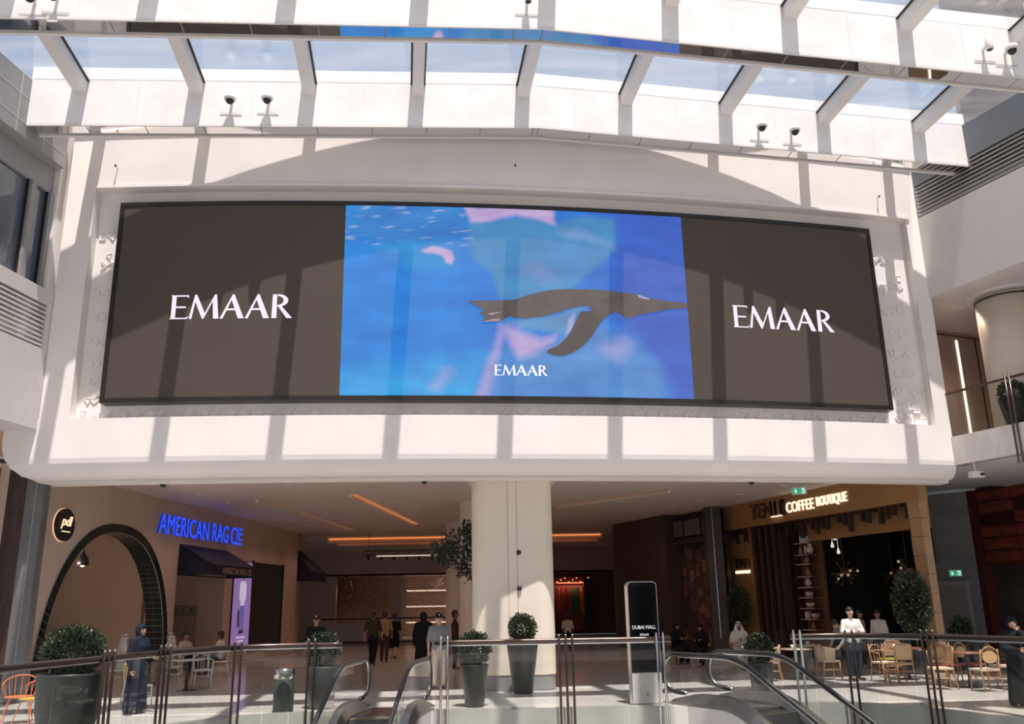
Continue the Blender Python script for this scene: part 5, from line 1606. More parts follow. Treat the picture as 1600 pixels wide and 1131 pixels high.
# ------------------------------------------------------------------ totem and bin
tt = thing('mall_totem', 'tall rounded black information totem with white mall lettering', 'sign', (2.55, 18.62, 0), rz=.16)
def rrect(w, h, r, n=6):
    out = []
    for cx, cz, a0 in ((w / 2 - r, h - r, 0), (-w / 2 + r, h - r, 90), (-w / 2 + .01, .01, 180), (w / 2 - .01, .01, 270)):
        rr = r if cz > .5 else .01
        for k in range(n + 1):
            a = math.radians(a0 + 90 * k / n)
            out.append((cx + rr * math.cos(a), cz + rr * math.sin(a)))
    return out
TW = .62
MB().prism(rrect(TW, 2.36, .09), lambda p: Vector((p[0], -.09, p[1])), lambda p: Vector((p[0], .11, p[1]))).build('body', STEEL, tt)
MB().prism([(x, z + .6) for x, z in rrect(TW - .03, 1.745, .08)], lambda p: Vector((p[0], -.102, p[1])), lambda p: Vector((p[0], -.088, p[1]))).build('screen_glass', mat('totem_black', (.006, .006, .007), .2, spec=.06), tt)
MB().prism(rrect(TW - .05, 2.1, .09), lambda p: Vector((p[0] * .92, -.1035, p[1] * .76 + .66)), lambda p: Vector((p[0] * .92, -.1025, p[1] * .76 + .66))).build('display', mat('totem_display', (.003, .003, .004), .25, spec=.05), tt)
MB().box(-TW / 2 + .01, TW / 2 - .01, -.098, -.08, .03, .6).build('marble_base', MARBLE, tt)
MB().lathe([(.03, 0), (.03, .004)], 12, (0, 0, 0)).build('base_emblem', STEEL, tt).matrix_local = Matrix.Translation((0, -.099, .2)) @ Matrix.Rotation(PI / 2, 4, 'X')
TLET = emis('totem_letter', (.95, .97, 1), .8)
text_on('lettering', 'DUBAI MALL', lambda u, v, z: Vector((u, -.104 - v, z)), -.245, .245, 1.43, 1.50, TLET, tt, .003)
text_on('lettering', 'EMAAR', lambda u, v, z: Vector((u, -.104 - v, z)), -.09, .09, 1.30, 1.345, TLET, tt, .003)
bn = thing('litter_bin', 'round charcoal litter bin with brushed steel top by the rail', 'bin', (-4.62, 18.42, 0))
MB().lathe([(.19, 0), (.2, .01), (.2, .60), (.19, .61)], 28).build('body', mat('bin_green', (.04, .055, .052), .45), bn, True)
MB().lathe([(.19, .61), (.205, .62), (.205, .79), (.195, .80), (.15, .80), (.14, .7)], 28).build('lid', STEEL, bn, True)

# ------------------------------------------------------------------ café furniture
def chair_parts(t, wood, seatm, back, arms=False):
    zs = .46
    MB().cbox(-.22, .22, -.22, .22, zs - .045, zs, .015).build('seat', seatm, t)
    for x in (-.2, .2):
        MB().tube([(x * 1.05, -.22, 0), (x, -.2, zs - .02)], [.014, .018], 7).build('leg', wood, t, True)
        MB().tube([(x * 1.08, .27, 0), (x, .2, zs), (x * .98, .26, .86)], [.014, .018, .016], 7).build('leg', wood, t, True)
    MB().tube([(-.2, -.2, .28), (.2, -.2, .28)], .011, 6).build('stretcher', wood, t)
    MB().tube([(-.2, .22, .28), (.2, .22, .28)], .011, 6).build('stretcher', wood, t)
    for x in (-.2, .2):
        MB().tube([(x, -.2, .24), (x, .22, .24)], .011, 6).build('stretcher', wood, t)
    if back == 'square':
        pth = [(-.2, .2, .5), (-.205, .245, .80), (-.17, .262, .88), (0, .268, .90), (.17, .262, .88), (.205, .245, .80), (.2, .2, .5)]
        MB().tube(pth, .018, 7).build('back_frame', wood, t, True)
        MB().hexa([(-.19, .205, .54), (.19, .205, .54), (.19, .26, .87), (-.19, .26, .87), (-.19, .22, .54), (.19, .22, .54), (.19, .275, .87), (-.19, .275, .87)]).build('backrest', CANE, t)
        MB().tube([(-.2, .205, .54), (.2, .205, .54)], .014, 6).build('back_rail', wood, t)
    elif back == 'round':
        pth = [(-.2, .2, .46)] + [(.215 * math.cos(a), .235 + .03 * math.sin(a), .66 + .25 * math.sin(a)) for a in [PI - PI * k / 10 for k in range(11)]] + [(.2, .2, .46)]
        MB().tube(pth, .016, 7).build('back_frame', wood, t, True)
        pad = MB()
        pad.prism([(.165 * math.cos(2 * PI * k / 20), .125 * math.sin(2 * PI * k / 20)) for k in range(20)], lambda p: Vector((p[0], .232, .70 + p[1])), lambda p: Vector((p[0], .262, .70 + p[1])))
        pad.build('backrest', CANE, t)
    elif back == 'tub':
        n = 9
        vs, fs = [], []
        for k in range(n):
            a = -.25 + (PI + .5) * k / (n - 1)
            c, s = math.cos(a), math.sin(a)
            for rr, z in ((.25, .42), (.30, .74 + .08 * max(0, s)), (.28, .75 + .08 * max(0, s)), (.23, .43)):
                vs.append((rr * c, rr * s, z))
        for k in range(n - 1):
            for j in range(4):
                m2 = (j + 1) % 4
                fs.append((k * 4 + j, k * 4 + m2, k * 4 + 4 + m2, k * 4 + 4 + j))
        fs += [(0, 1, 2, 3), (n * 4 - 1, n * 4 - 2, n * 4 - 3, n * 4 - 4)]
        MB().add(vs, fs).build('backrest', WICKER, t)
    elif back == 'hoop':
        pth = [(-.22, -.18, .46), (-.25, -.16, .66)] + [(.25 * math.cos(a), .02 + .26 * math.sin(a), .68 + .03 * math.sin(a)) for a in [PI - PI * k / 10 for k in range(11)]] + [(.25, -.16, .66), (.22, -.18, .46)]
        MB().tube(pth, .016, 7).build('arm_hoop', wood, t, True)
        pth = [(-.17, .22, .46), (-.18, .26, .72), (-.1, .28, .84), (.1, .28, .84), (.18, .26, .72), (.17, .22, .46)]
        MB().tube(pth, .014, 7).build('back_frame', wood, t, True)
        for x in (-.08, 0, .08):
            MB().tube([(x, .22, .46), (x, .28, .83)], .008, 5).build('spindle', wood, t)
def make_chair(name, label, loc, rz, wood, seatm, back, group=None):
    t = thing(name, label, 'chair', loc, rz, group)
    chair_parts(t, wood, seatm, back)
    return t
def table(label, x, y, r, top, group=None, h=.75):
    t = thing('cafe_table', label, 'table', (x, y, 0), group=group)
    MB().lathe([(r * .98, h - .03), (r, h - .025), (r, h - .005), (r * .99, h)], 28).build('table_top', top, t)
    MB().tube([(0, 0, .02), (0, 0, h - .03)], .04, 10).build('column', DARKMETAL, t)
    MB().lathe([(.24, 0), (.24, .015), (.06, .04), (.04, .06)], 20).build('base', DARKMETAL, t)
    return t
TABLETOP = mat('table_top', (.42, .33, .26), .3)
TABLERED = mat('table_red', (.25, .10, .07), .3)
table('round café table with the upright cane chair before it', 9.65, 23.0, .38, TABLERED)
table('round café table in the cluster of bentwood chairs near marble wall', 10.05, 20.75, .38, TABLERED)
table('round café table beside the two woven tub chairs', 7.1, 23.6, .42, TABLETOP)
table('round café table behind the woven tub chairs', 7.9, 25.4, .42, TABLETOP)
table('café table of the seated man in white robe beside timber slats', 6.83, 27.28, .38, TABLETOP)
make_chair('dining_chair', 'upright cane backed chair turned away with square rounded back', (9.1, 22.1, 0), PI + .05, CHAIRWOOD, CANE, 'square')
make_chair('armchair', 'bentwood hoop armchair next to the man in white shirt', (8.92, 22.6, 0), .3, CHAIRWOOD, SEATPAD, 'hoop')
make_chair('armchair', 'bentwood hoop armchair beyond the upright cane chair', (10.35, 22.75, 0), -.6, CHAIRWOOD, SEATPAD, 'hoop')
make_chair('dining_chair', 'olive padded chair behind the café table', (9.55, 23.8, 0), PI, CHAIRWOOD, GREENPAD, 'square')
make_chair('tub_chair', 'woven tub chair facing the escalator side café table', (6.35, 23.35, 0), -1.9, CHAIRWOOD, WICKER, 'tub')
make_chair('tub_chair', 'woven tub chair beside the legs of standing waiter', (7.85, 23.45, 0), 1.7, CHAIRWOOD, WICKER, 'tub')
make_chair('dining_chair', 'cane backed chair seen from the side with pale seat pad', (9.3, 20.5, 0), -PI / 2 - .1, CHAIRWOOD, SEATPAD, 'square')
make_chair('bentwood_chair', 'round backed bentwood chair turned away with oval cane pad', (10.0, 19.95, 0), PI + .1, CHAIRWOOD, SEATPAD, 'round')
make_chair('bentwood_chair', 'round backed bentwood chair with terracotta edge at the table side', (9.85, 21.35, 0), .25, CHAIRWOOD, REDPAD, 'round')
make_chair('bentwood_chair', 'round backed bentwood chair half behind woman in black', (10.85, 20.8, 0), 1.5, CHAIRWOOD, SEATPAD, 'round')
make_chair('bentwood_chair', 'round backed bentwood chair furthest behind cluster table', (10.5, 21.5, 0), .5, CHAIRWOOD, REDPAD, 'round')
make_chair('dining_chair', 'square backed chair of the seated man in white robe', (6.74, 28.12, 0), .1, CHAIRWOOD, CANE, 'square')
# left café
WHT = mat('white_table', (.6, .58, .54), .35)
table('white café table between the two seated robed men', -10.22, 25.5, .40, WHT)
table('white café table before seated man in pale shirt', -9.75, 28.45, .38, WHT)
make_chair('white_chair', 'white chair in front of the standing woman in blue', (-8.05, 19.75, 0), 2.4, WHITEPL, WHITEPL, 'square')
make_chair('white_chair', 'white chair under the seated robed man facing the arch', (-9.68, 26.0, 0), -PI / 2 + .1, WHITEPL, WHITEPL, 'square')
make_chair('white_chair', 'white chair under the robed man with his back turned', (-10.74, 24.99, 0), PI / 2 + .3, WHITEPL, WHITEPL, 'square')
make_chair('white_chair', 'white chair under the seated man beside the iron gate', (-10.44, 28.77, 0), 1.15, WHITEPL, WHITEPL, 'square')
make_chair('white_chair', 'white chair under the man seated next to the poster', (-9.02, 28.3, 0), -PI / 2, WHITEPL, WHITEPL, 'square')
make_chair('white_chair', 'empty white hoop chair near the glass guard', (-8.3, 24.4, 0), .5, WHITEPL, WHITEPL, 'hoop')
table('white café table near empty white hoop chair', -8.4, 23.6, .4, WHT)
def wire_chair(label, loc, rz, m1, m2):
    t = thing('wire_chair', label, 'chair', loc, rz)
    for k in range(9):
        a = PI * k / 8
        c, s = math.cos(a), math.sin(a)
        MB().tube([(.24 * c, .2 * s, .44), (.29 * c, .26 * s, .62), (.30 * c, .29 * s, .66 + .16 * s)], .007, 5).build('back_wire', m1, t)
    MB().tube([(.30 * math.cos(a), .29 * math.sin(a), .66 + .16 * math.sin(a)) for a in [PI * k / 12 for k in range(13)]], .013, 6).build('top_hoop', m1, t, True)
    MB().lathe([(.02, .43), (.25, .44), (.25, .46), (.02, .45)], 20).build('seat', m2, t)
    for sx in (-1, 1):
        for sy in (-1, 1):
            MB().tube([(sx * .15, sy * .14, .44), (sx * .25, sy * .24, 0)], .010, 6).build('leg', m1, t)
wire_chair('orange wire chair beside the grey stone pier', (-9.35, 17.5, 0), .4, ORANGE, ORANGE)
wire_chair('orange wire chair with yellow seat next to huge planter', (-8.85, 17.1, 0), -.5, ORANGE, YELLOW)
# seats of the people sitting apart
make_chair('dining_chair', 'dark seat of the person in black before the photograph wall', (5.23, 30.44, 0), .5, DARKWOOD, DARKBROWN, 'square')
make_chair('dining_chair', 'dark seat of the person in black near the dark pilaster', (5.87, 29.24, 0), -.6, DARKWOOD, DARKBROWN, 'square')
make_chair('white_chair', 'white chair of the dark haired person inside the arch', (-12.21, 24.64, 0), .3, WHITEPL, WHITEPL, 'square')
make_chair('white_chair', 'white chair of the person in pale headscarf by stone pier', (-11.02, 22.34, 0), .6, WHITEPL, WHITEPL, 'square')
# small things on the tables
def cup(x, y, label, m=WHITEPL, h=.09):
    t = thing('cup', label, 'cup', (x, y, .75))
    MB().lathe([(.025, 0), (.04, .02), (.045, h), (.038, h), (.035, .02)], 12).build('bowl', m, t, True)
    MB().tube([(.045 + .02 * math.sin(a), 0, h / 2 + .025 * math.cos(a)) for a in [PI * k / 6 for k in range(7)]], .006, 5).build('handle', m, t)
cup(7.0, 23.5, 'white cup on the table by the woven tub chairs')
cup(7.95, 25.3, 'white cup on the table behind the woven tub chairs')
cup(9.3, 22.8, 'white cup on the table behind the cane chair')
cup(6.95, 27.25, 'white cup on the table of the robed man by the slats')
cup(-10.1, 25.45, 'white cup on the table between the robed men')
cup(-9.7, 28.35, 'white cup on the table near the poster')

# ------------------------------------------------------------------ people
SKIN = [mat('skin_light', (.50, .30, .22), .55), mat('skin_tan', (.34, .19, .13), .55), mat('skin_deep', (.19, .10, .07), .55)]
HAIR = mat('hair_black', (.012, .010, .009), .5)
def cloth(name, c):
    return mat('cloth_' + name, c, .85, var=.06, scale=14, spec=.12)
def capsule(mb, a, ra, b, rb, n=10, m=4):
    a, b = Vector(a), Vector(b)
    d = b - a
    L = d.length
    t = d / L if L > 1e-6 else Vector((0, 0, 1))
    u = t.orthogonal().normalized()
    w = t.cross(u)
    rings = []
    for i in range(m + 1):
        q = PI / 2 * i / m
        rings.append((a - t * ra * math.cos(q), max(ra * math.sin(q), 1e-4)))
    for i in range(m, -1, -1):
        q = PI / 2 * i / m
        rings.append((b + t * rb * math.cos(q), max(rb * math.sin(q), 1e-4)))
    vs, fs = [], []
    for c, r in rings:
        for k in range(n):
            g = 2 * PI * k / n
            vs.append(c + (u * math.cos(g) + w * math.sin(g)) * r)
    for i in range(len(rings) - 1):
        for k in range(n):
            l = (k + 1) % n
            fs.append((i * n + k, i * n + l, (i + 1) * n + l, (i + 1) * n + k))
    fs += [tuple(range(n - 1, -1, -1)), tuple((len(rings) - 1) * n + k for k in range(n))]
    mb.add(vs, fs)
def blob(name, caps, m, parent, vox=.022, it=4, extra=None, zmin=None):
    """one continuous surface grown over tapered limbs"""
    mb = MB()
    for c in caps: capsule(mb, *c)
    me = mb.mesh(name, m)
    o = bpy.data.objects.new(name, me)
    col.objects.link(o)
    r = o.modifiers.new('r', 'REMESH'); r.mode = 'VOXEL'; r.voxel_size = vox; r.use_smooth_shade = True
    s = o.modifiers.new('s', 'SMOOTH'); s.factor = .5; s.iterations = it
    me2 = bpy.data.meshes.new_from_object(o.evaluated_get(bpy.context.evaluated_depsgraph_get()))
    bpy.data.objects.remove(o)
    if extra:
        bm = bmesh.new(); bm.from_mesh(me2)
        tmp = MB()
        for c in extra: capsule(tmp, *c, 7, 3)
        m3 = tmp.mesh('x', m, True)
        bm.from_mesh(m3); bm.to_mesh(me2); bm.free()
    if zmin is not None:
        for v in me2.vertices:
            if v.co.z < zmin: v.co.z = zmin
    me2.materials.clear(); me2.materials.append(m)
    for p in me2.polygons: p.use_smooth = True
    me2.name = name
    return obj(name, me2, parent)
V = Vector
def joints(kind, **k):
    J = dict(head=V((0, -.01, 1.63)), neck=V((0, .01, 1.46)), chest=V((0, .01, 1.30)), belly=V((0, 0, 1.08)), pelvis=V((0, 0, .95)))
    for s, n in ((-1, 'R'), (1, 'L')):
        J['sh' + n] = V((s * .185, .01, 1.40)); J['el' + n] = V((s * .25, .03, 1.12)); J['wr' + n] = V((s * .25, -.06, .87))
        J['hip' + n] = V((s * .09, 0, .92)); J['kn' + n] = V((s * .10, -.02, .50)); J['an' + n] = V((s * .10, .03, .09)); J['toe' + n] = V((s * .13, -.13, .05))
    if kind == 'walk':
        J['knL'] = V((.09, -.16, .52)); J['anL'] = V((.09, -.14, .11)); J['toeL'] = V((.1, -.29, .05))
        J['knR'] = V((-.09, .02, .51)); J['anR'] = V((-.09, .26, .16)); J['toeR'] = V((-.1, .14, .05))
        J['elL'] = V((.25, .12, 1.14)); J['wrL'] = V((.26, .10, .90)); J['elR'] = V((-.25, -.06, 1.13)); J['wrR'] = V((-.25, -.2, .92))
    if kind == 'clasp':
        J['elL'] = V((.27, -.04, 1.16)); J['wrL'] = V((.07, -.27, 1.17)); J['elR'] = V((-.27, -.04, 1.16)); J['wrR'] = V((-.07, -.28, 1.16))
    if kind == 'face':
        J['elL'] = V((.26, -.12, 1.16)); J['wrL'] = V((.08, -.16, 1.46)); J['elR'] = V((-.24, -.10, 1.12)); J['wrR'] = V((.02, -.22, 1.10))
    if kind == 'hold':
        J['elL'] = V((.25, .0, 1.13)); J['wrL'] = V((.17, -.24, 1.08)); J['elR'] = V((-.25, .02, 1.12)); J['wrR'] = V((-.25, -.06, .88))
    if kind == 'bend':
        for n in ('head', 'neck', 'chest', 'belly', 'shL', 'shR'):
            q = J[n] - V((0, 0, .95)); a = -.95
            J[n] = V((q.x, q.y * math.cos(a) + q.z * math.sin(a), .95 + -q.y * math.sin(a) + q.z * math.cos(a)))
        J['elL'] = J['shL'] + V((.05, -.1, -.25)); J['wrL'] = J['elL'] + V((-.05, -.15, -.18)); J['elR'] = J['shR'] + V((-.05, -.1, -.25)); J['wrR'] = J['elR'] + V((.05, -.15, -.18))
    if kind == 'seat':
        for n in list(J):
            if n[:2] in ('he', 'ne', 'ch', 'be', 'pe', 'sh', 'el', 'wr', 'hi'): J[n] = J[n] - V((0, 0, .40))
        for s, n in ((-1, 'R'), (1, 'L')):
            J['kn' + n] = V((s * .13, -.42, .53)); J['an' + n] = V((s * .13, -.40, .10)); J['toe' + n] = V((s * .14, -.56, .05))
            J['el' + n] = V((s * .27, -.10, .78)); J['wr' + n] = V((s * .12, -.34, .82))
        for n in ('head', 'neck', 'chest', 'shL', 'shR'): J[n] = J[n] + V((0, -.05, 0))
    return J
def hand(J, n, s):
    w, e = J['wr' + n], J['el' + n]
    d = (w - e).normalized()
    side = d.cross(V((0, 1, 0)))
    side = side.normalized() if side.length > .1 else V((1, 0, 0))
    nrm = d.cross(side).normalized()
    if nrm.y > 0: nrm = -nrm
    out = [(w, .026, w + d * .07, .032)]
    for i, (o, L) in enumerate(((-.030, .062), (-.010, .075), (.010, .070), (.028, .055))):
        b = w + d * .085 + side * o
        k = b + d * L * .5 + nrm * .008
        out += [(b, .0095, k, .009), (k, .009, k + d * L * .35 + nrm * .028, .0075)]
    th = w + d * .03 - side * .032 * s
    out += [(th, .012, th + d * .035 - side * .025 * s + nrm * .012, .0105), (th + d * .035 - side * .025 * s + nrm * .012, .0105, th + d * .065 - side * .025 * s + nrm * .026, .008)]
    return out
def person(label, loc, rz, h, kind, wear, skin=1, face=True, hair='short'):
    t = thing('person', label, 'person', loc, rz)
    k = h / 1.75
    t.scale = (k, k, k)
    J = joints(kind)
    sm = SKIN[skin]
    hd, nk = J['head'], J['neck']
    ax = (hd - nk); ax = ax.normalized()
    fwd = V((0, -1, 0)) if kind != 'bend' else V((0, -.6, -.8))
    def limbs(g, arm=True, leg=True, a1=1.0, sleeve=1.0):
        c = []
        for n in 'LR':
            if arm:
                c += [(J['sh' + n], .052 + g, J['el' + n], .041 + g)]
                if sleeve > .6: c += [(J['el' + n], .040 + g, J['wr' + n].lerp(J['el' + n], 1 - sleeve) if sleeve < 1 else J['wr' + n], .029 + g)]
            if leg:
                c += [(J['hip' + n], .082 + g, J['kn' + n], .056 + g), (J['kn' + n], .055 + g, J['an' + n], .037 + g)]
        return c
    def torso(g):
        c = [(J['shL'] * .72 + J['chest'] * .28, .066 + g, J['shR'] * .72 + J['chest'] * .28, .066 + g)]
        c += [(nk - ax * .03, .05 + g * .6, J['sh' + n] * .8 + nk * .2 - ax * .01, .05 + g * .8) for n in 'LR']
        for s in (-1, 1):
            o = V((s * .075, 0, 0))
            c += [(J['chest'] + o, .105 + g, J['belly'] + o * .85, .092 + g), (J['belly'] + o * .85, .092 + g, J['pelvis'] + o, .10 + g)]
        return c
    feet = [(J['an' + n], .036, J['toe' + n], .030) for n in 'LR']
    headc = [(hd + ax * .012 - fwd * .012, .092, hd - ax * .02 + fwd * .012, .082), (hd - ax * .03 + fwd * .03, .068, hd - ax * .085 + fwd * .048, .042),
             (hd + fwd * .095 + ax * .0, .013, hd + fwd * .112 - ax * .03, .016), (nk - ax * .05, .058, hd - ax * .05, .052)]
    for s in (-1, 1):
        headc += [(hd + V((s * .088, .005, 0)) + ax * .01, .016, hd + V((s * .088, .005, 0)) - ax * .03, .012)]
    body = blob('body', torso(0) + limbs(0) + feet + headc, sm, t, .02, 3, hand(J, 'L', 1) + hand(J, 'R', -1))
    if face:
        for s in (-1, 1):
            q = hd + fwd * .080 + V((s * .033, 0, 0)) + ax * .005
            o = MB().sphere(q, .0125, 8, 6).build('eye', BLACK, t, True)
            MB().tube([q + V((-.02, 0, 0)) + ax * .022 + fwd * .004, q + V((.02, 0, 0)) + ax * .024 + fwd * .004], .0055, 5).build('eyebrow', HAIR, t)
        q = hd + fwd * .092 - ax * .065
        MB().tube([q + V((-.022, .004, 0)), q, q + V((.022, .004, 0))], .006, 5).build('mouth', mat('lip', (.22, .08, .07), .5), t)
    if hair == 'short':
        blob('hair', [(hd + ax * .036 - fwd * .024, .099, hd + ax * .03 - fwd * .032, .099), (hd - fwd * .05, .082, hd - ax * .06 - fwd * .045, .06), (hd + ax * .078 + fwd * .04, .03, hd + ax * .085 - fwd * .02, .04)] + [(hd + V((s_ * .072, .02, 0)) + ax * .05, .03, hd + V((s_ * .076, .02, 0)) - ax * .005, .02) for s_ in (-1, 1)], HAIR, t, .015, 1)
    if hair == 'beard':
        blob('hair', [(hd + ax * .036 - fwd * .024, .097, hd + ax * .03 - fwd * .03, .097)], HAIR, t, .015, 1)
        blob('beard', [(hd - ax * .06 + fwd * .045, .052, hd - ax * .095 + fwd * .055, .04)], HAIR, t, .014, 2)
    for item, m in wear:
        if item in ('shirt', 'tee'):
            blob('shirt', torso(.016) + limbs(.014, True, False, 1, 1.0 if item == 'shirt' else .5) + [(nk - ax * .04, .062, nk, .058)], m, t, .02, 3)
            if item == 'shirt':
                blob('collar', [(nk + V((s * .03, 0, 0)) + fwd * .045, .016, nk + V((s * .05, .03, 0)), .018) for s in (-1, 1)], m, t, .01, 2)
        elif item == 'trousers':
            blob('trousers', [(J['pelvis'] + V((-.07, 0, 0)), .112, J['pelvis'] + V((.07, 0, 0)), .112)] + limbs(.018, False, True), m, t, .02, 3)
        elif item == 'shorts':
            blob('shorts', [(J['pelvis'] + V((-.07, 0, 0)), .115, J['pelvis'] + V((.07, 0, 0)), .115)] + [(J['hip' + n], .10, J['kn' + n].lerp(J['hip' + n], .25), .085) for n in 'LR'], m, t, .02, 3)
        elif item == 'shoes':
            for n in 'LR':
                blob('shoe', [(J['an' + n] - V((0, 0, .03)), .045, J['toe' + n], .038)], m, t, .014, 2, zmin=0.002)
        elif item == 'dress':
            blob('dress', torso(.018) + limbs(.015, True, False, 1, .5) + [(J['pelvis'] + V((s * .07, 0, 0)), .13, V((s * .1, 0, .55)), .13) for s in (-1, 1)], m, t, .02, 3)
        elif item == 'robe':
            c = torso(.03) + limbs(.03, True, False)
            if kind == 'seat':
                c += [(J['hip' + n], .12, J['kn' + n], .10) for n in 'LR'] + [(J['kn' + n], .10, J['an' + n], .09) for n in 'LR'] + [(J['knL'], .1, J['knR'], .1)]
            else:
                for s in (-1, 1):
                    c += [(J['pelvis'] + V((s * .08, 0, 0)), .13, V((s * .13, 0, .12)), .15), (V((0, -.05, .95)), .12, V((0, -.07, .12)), .14), (V((0, .05, .95)), .12, V((0, .08, .12)), .14)]
            blob('robe', c, m, t, .022, 5, zmin=.02)
        elif item == 'hijab':
            blob('headscarf', [(hd + ax * .03 - fwd * .03, .108, hd - ax * .05 - fwd * .025, .10), (hd + ax * .07 + fwd * .03, .05, hd + ax * .07 - fwd * .03, .07), (hd - ax * .12, .085, nk - ax * .02, .10),
                               (nk - V((0, 0, .03)), .11, J['chest'] + V((0, -.02, 0)), .16), (J['shL'] + V((-.03, 0, .01)), .085, J['shR'] + V((.03, 0, .01)), .085)], m, t, .018, 4)
        elif item == 'ghutra':
            blob('headcloth', [(hd + ax * .035 - fwd * .02, .102, hd + ax * .01 - fwd * .03, .104), (hd + ax * .06 + fwd * .04, .05, hd + ax * .07, .07), (hd - fwd * .05, .09, nk - fwd * .06, .10), (nk - fwd * .04, .1, J['chest'] - fwd * .11, .10)]
                 + [(hd + V((s * .085, 0, 0)) - fwd * .01, .035, J['sh' + n] * .7 + nk * .3 + fwd * .02, .07) for s, n in ((1, 'L'), (-1, 'R'))], m, t, .018, 4)
            MB().tube([hd + ax * .075 + V((.102 * math.cos(a), .104 * math.sin(a), 0)) for a in [2 * PI * i / 16 for i in range(16)]], .011, 6, closed=True).build('head_cord', HAIR, t)
        elif item == 'cap':
            blob('cap', [(hd + ax * .05 - fwd * .015, .095, hd + ax * .045 - fwd * .01, .097)], m, t, .016, 2)
            c = hd + ax * .05 + fwd * .10
            MB().prism([(.075 * math.cos(a), .085 * math.sin(a)) for a in [PI * i / 8 for i in range(9)]], lambda p: c + V((p[0], 0, 0)) + fwd * p[1] - ax * .012, lambda p: c + V((p[0], 0, 0)) + fwd * p[1] - ax * .004).build('cap_brim', m, t)
            MB().sphere(hd + ax * .085 + fwd * .078, .022, 8, 6, (1, .5, 1)).build('cap_badge', WHITEPL, t, True)
        elif item == 'bag':
            MB().cbox(.22, .34, -.1, .12, .62, .92, .03).build('bag', m, t)
    return t
WHITE, BLK = cloth('white', (.62, .60, .57)), cloth('black', (.012, .012, .014))
NAVYC, BLUEC = cloth('navy', (.02, .035, .055)), cloth('blue', (.014, .017, .031))
GREY, OLIVE, TAN = cloth('grey', (.20, .20, .21)), cloth('olive', (.045, .038, .022)), cloth('tan', (.32, .20, .10))
CREAMC, BROWNC = cloth('cream', (.50, .42, .36)), cloth('brown', (.06, .03, .022))
SHOEB = mat('shoe_black', (.012, .011, .010), .35)
person('man in white shirt and dark trousers with hands clasped at the rail', (8.31, 22.84, 0), .12, 1.745, 'clasp', [('shirt', WHITE), ('trousers', NAVYC), ('shoes', SHOEB)], 0)
person('woman in long blue robe and headscarf walking by curved rail', (-7.62, 18.6, 0), 1.2, 1.70, 'hold', [('robe', BLUEC), ('hijab', BLUEC)], 1, True, None)
person('woman in black robe holding hand to her face', (9.15, 17.0, 0), -.35, 1.57, 'face', [('robe', BLK), ('hijab', BLK), ('shoes', SHOEB)], 0, True, None)
person('man in grey polo shirt and black cap holding dark pouch', (-1.92, 22.6, 0), .15, 1.78, 'hold', [('tee', GREY), ('trousers', CREAMC), ('cap', BLK), ('shoes', SHOEB)], 0)
person('man in black polo with cap behind the charcoal planter', (-5.25, 24.0, 0), .1, 1.78, 'stand', [('tee', BLK), ('trousers', BLK), ('cap', BROWNC)], 1)
person('man in olive shirt and black trousers walking away', (-4.95, 31.6, 0), PI - .05, 1.84, 'walk', [('tee', OLIVE), ('trousers', BLK), ('shoes', SHOEB)], 1, False)
person('person in tan shirt walking away beside olive shirted man', (-4.80, 33.3, 0), PI + .1, 1.80, 'walk', [('tee', TAN), ('trousers', BROWNC), ('shoes', SHOEB)], 1, False)
person('woman in short black dress walking away', (-4.75, 35.5, 0), PI, 1.70, 'walk', [('dress', BLK), ('shoes', SHOEB)], 0, False)
person('woman in black robe beside the man in cap', (-2.75, 27.0, 0), PI, 1.78, 'stand', [('robe', BLK), ('hijab', BLK)], 1, False, None)
person('person in dark brown shirt against cream column', (-1.95, 29.0, 0), PI / 2, 1.82, 'stand', [('shirt', BROWNC), ('trousers', BLK)], 2, True)
person('person in grey shirt standing before the red display', (2.1, 38.0, 0), PI, 1.53, 'stand', [('tee', CREAMC), ('trousers', BLK)], 2, False)
person('seated man in white robe and headcloth by timber slats', (6.75, 28.05, 0), .1, 1.72, 'seat', [('robe', WHITE), ('ghutra', WHITE)], 1, True, 'beard')
person('seated person in black before the photograph wall', (5.25, 30.4, 0), .5, 1.65, 'seat', [('robe', BLK), ('hijab', BLK)], 1, True, None)
person('seated person in black leaning near the dark pilaster', (5.85, 29.2, 0), -.6, 1.62, 'seat', [('robe', BLK), ('hijab', BLK)], 1, True, None)
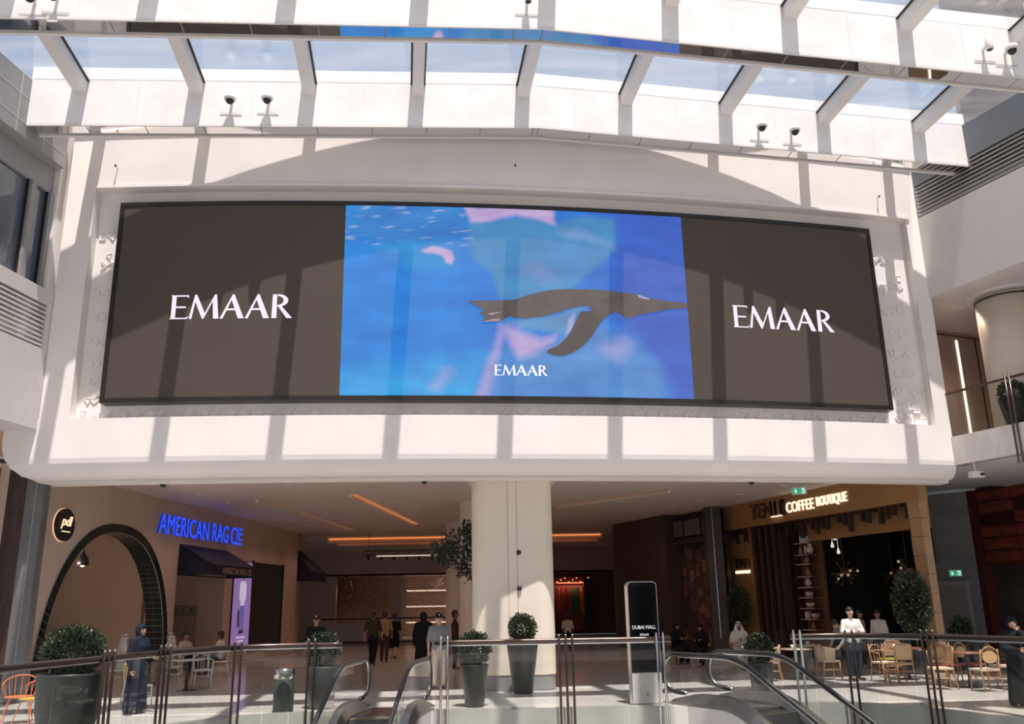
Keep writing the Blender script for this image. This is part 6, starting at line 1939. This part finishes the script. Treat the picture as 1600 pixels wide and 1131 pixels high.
person('waiter in grey shirt bending over a table', (8.85, 24.3, 0), -1.2, 1.72, 'bend', [('shirt', GREY), ('trousers', BLK), ('shoes', SHOEB)], 1, False)
person('waiter in white shirt standing beside the leafy tree', (10.1, 27.0, 0), .8, 1.62, 'stand', [('shirt', CREAMC), ('trousers', BLK)], 1, True)
person('waiter in white shirt half behind the leafy tree', (10.35, 26.3, 0), -.9, 1.62, 'stand', [('shirt', WHITE), ('trousers', BLK)], 1, True)
person('seated man in white robe and headcloth with beard facing the arch', (-9.75, 26.0, 0), -PI / 2 + .1, 1.75, 'seat', [('robe', CREAMC), ('ghutra', CREAMC)], 1, True, 'beard')
person('seated man in white headcloth with his back half turned', (-10.7, 25.0, 0), PI / 2 + .3, 1.75, 'seat', [('robe', WHITE), ('ghutra', WHITE)], 1, True, None)
person('seated dark haired man in pale shirt beside iron gate', (-10.4, 28.75, 0), 1.15, 1.70, 'seat', [('shirt', CREAMC), ('trousers', BLK)], 1, True)
person('seated dark haired man in white shirt next to the poster', (-9.08, 28.3, 0), -PI / 2, 1.72, 'seat', [('shirt', WHITE), ('trousers', NAVYC)], 2, True)
person('seated dark haired person behind the huge planter inside the arch', (-12.2, 24.6, 0), .3, 1.85, 'seat', [('shirt', BROWNC), ('trousers', BLK)], 2, True)
person('seated person in pale headscarf beside grey stone pier', (-11.0, 22.3, 0), .6, 1.66, 'seat', [('robe', CREAMC), ('hijab', CREAMC)], 1, True, None)

# ------------------------------------------------------------------ tower outside, seen through the roof glass
tw = thing('tower', 'stone clad tower outside seen through roof glass above dark louvres', 'building', (52, 62, 0), rz=-.25)
STONE = mat('tower_stone', (.34, .27, .235), .7, var=.12, scale=.25)
MB().box(-12, 12, -10, 10, 0, 62).build('wall', STONE, tw)
for fl in range(12):
    z = 22 + fl * 3.3
    MB().box(-12.2, 12.2, -10.25, -9.9, z - .35, z).build('string_course', STONE, tw)
    for c in range(8):
        x = -11 + c * 2.9
        w = MB().box(x, x + 1.5, -10.06, -9.95, z + .5, z + 2.4).build('window', WINGLASS, tw)
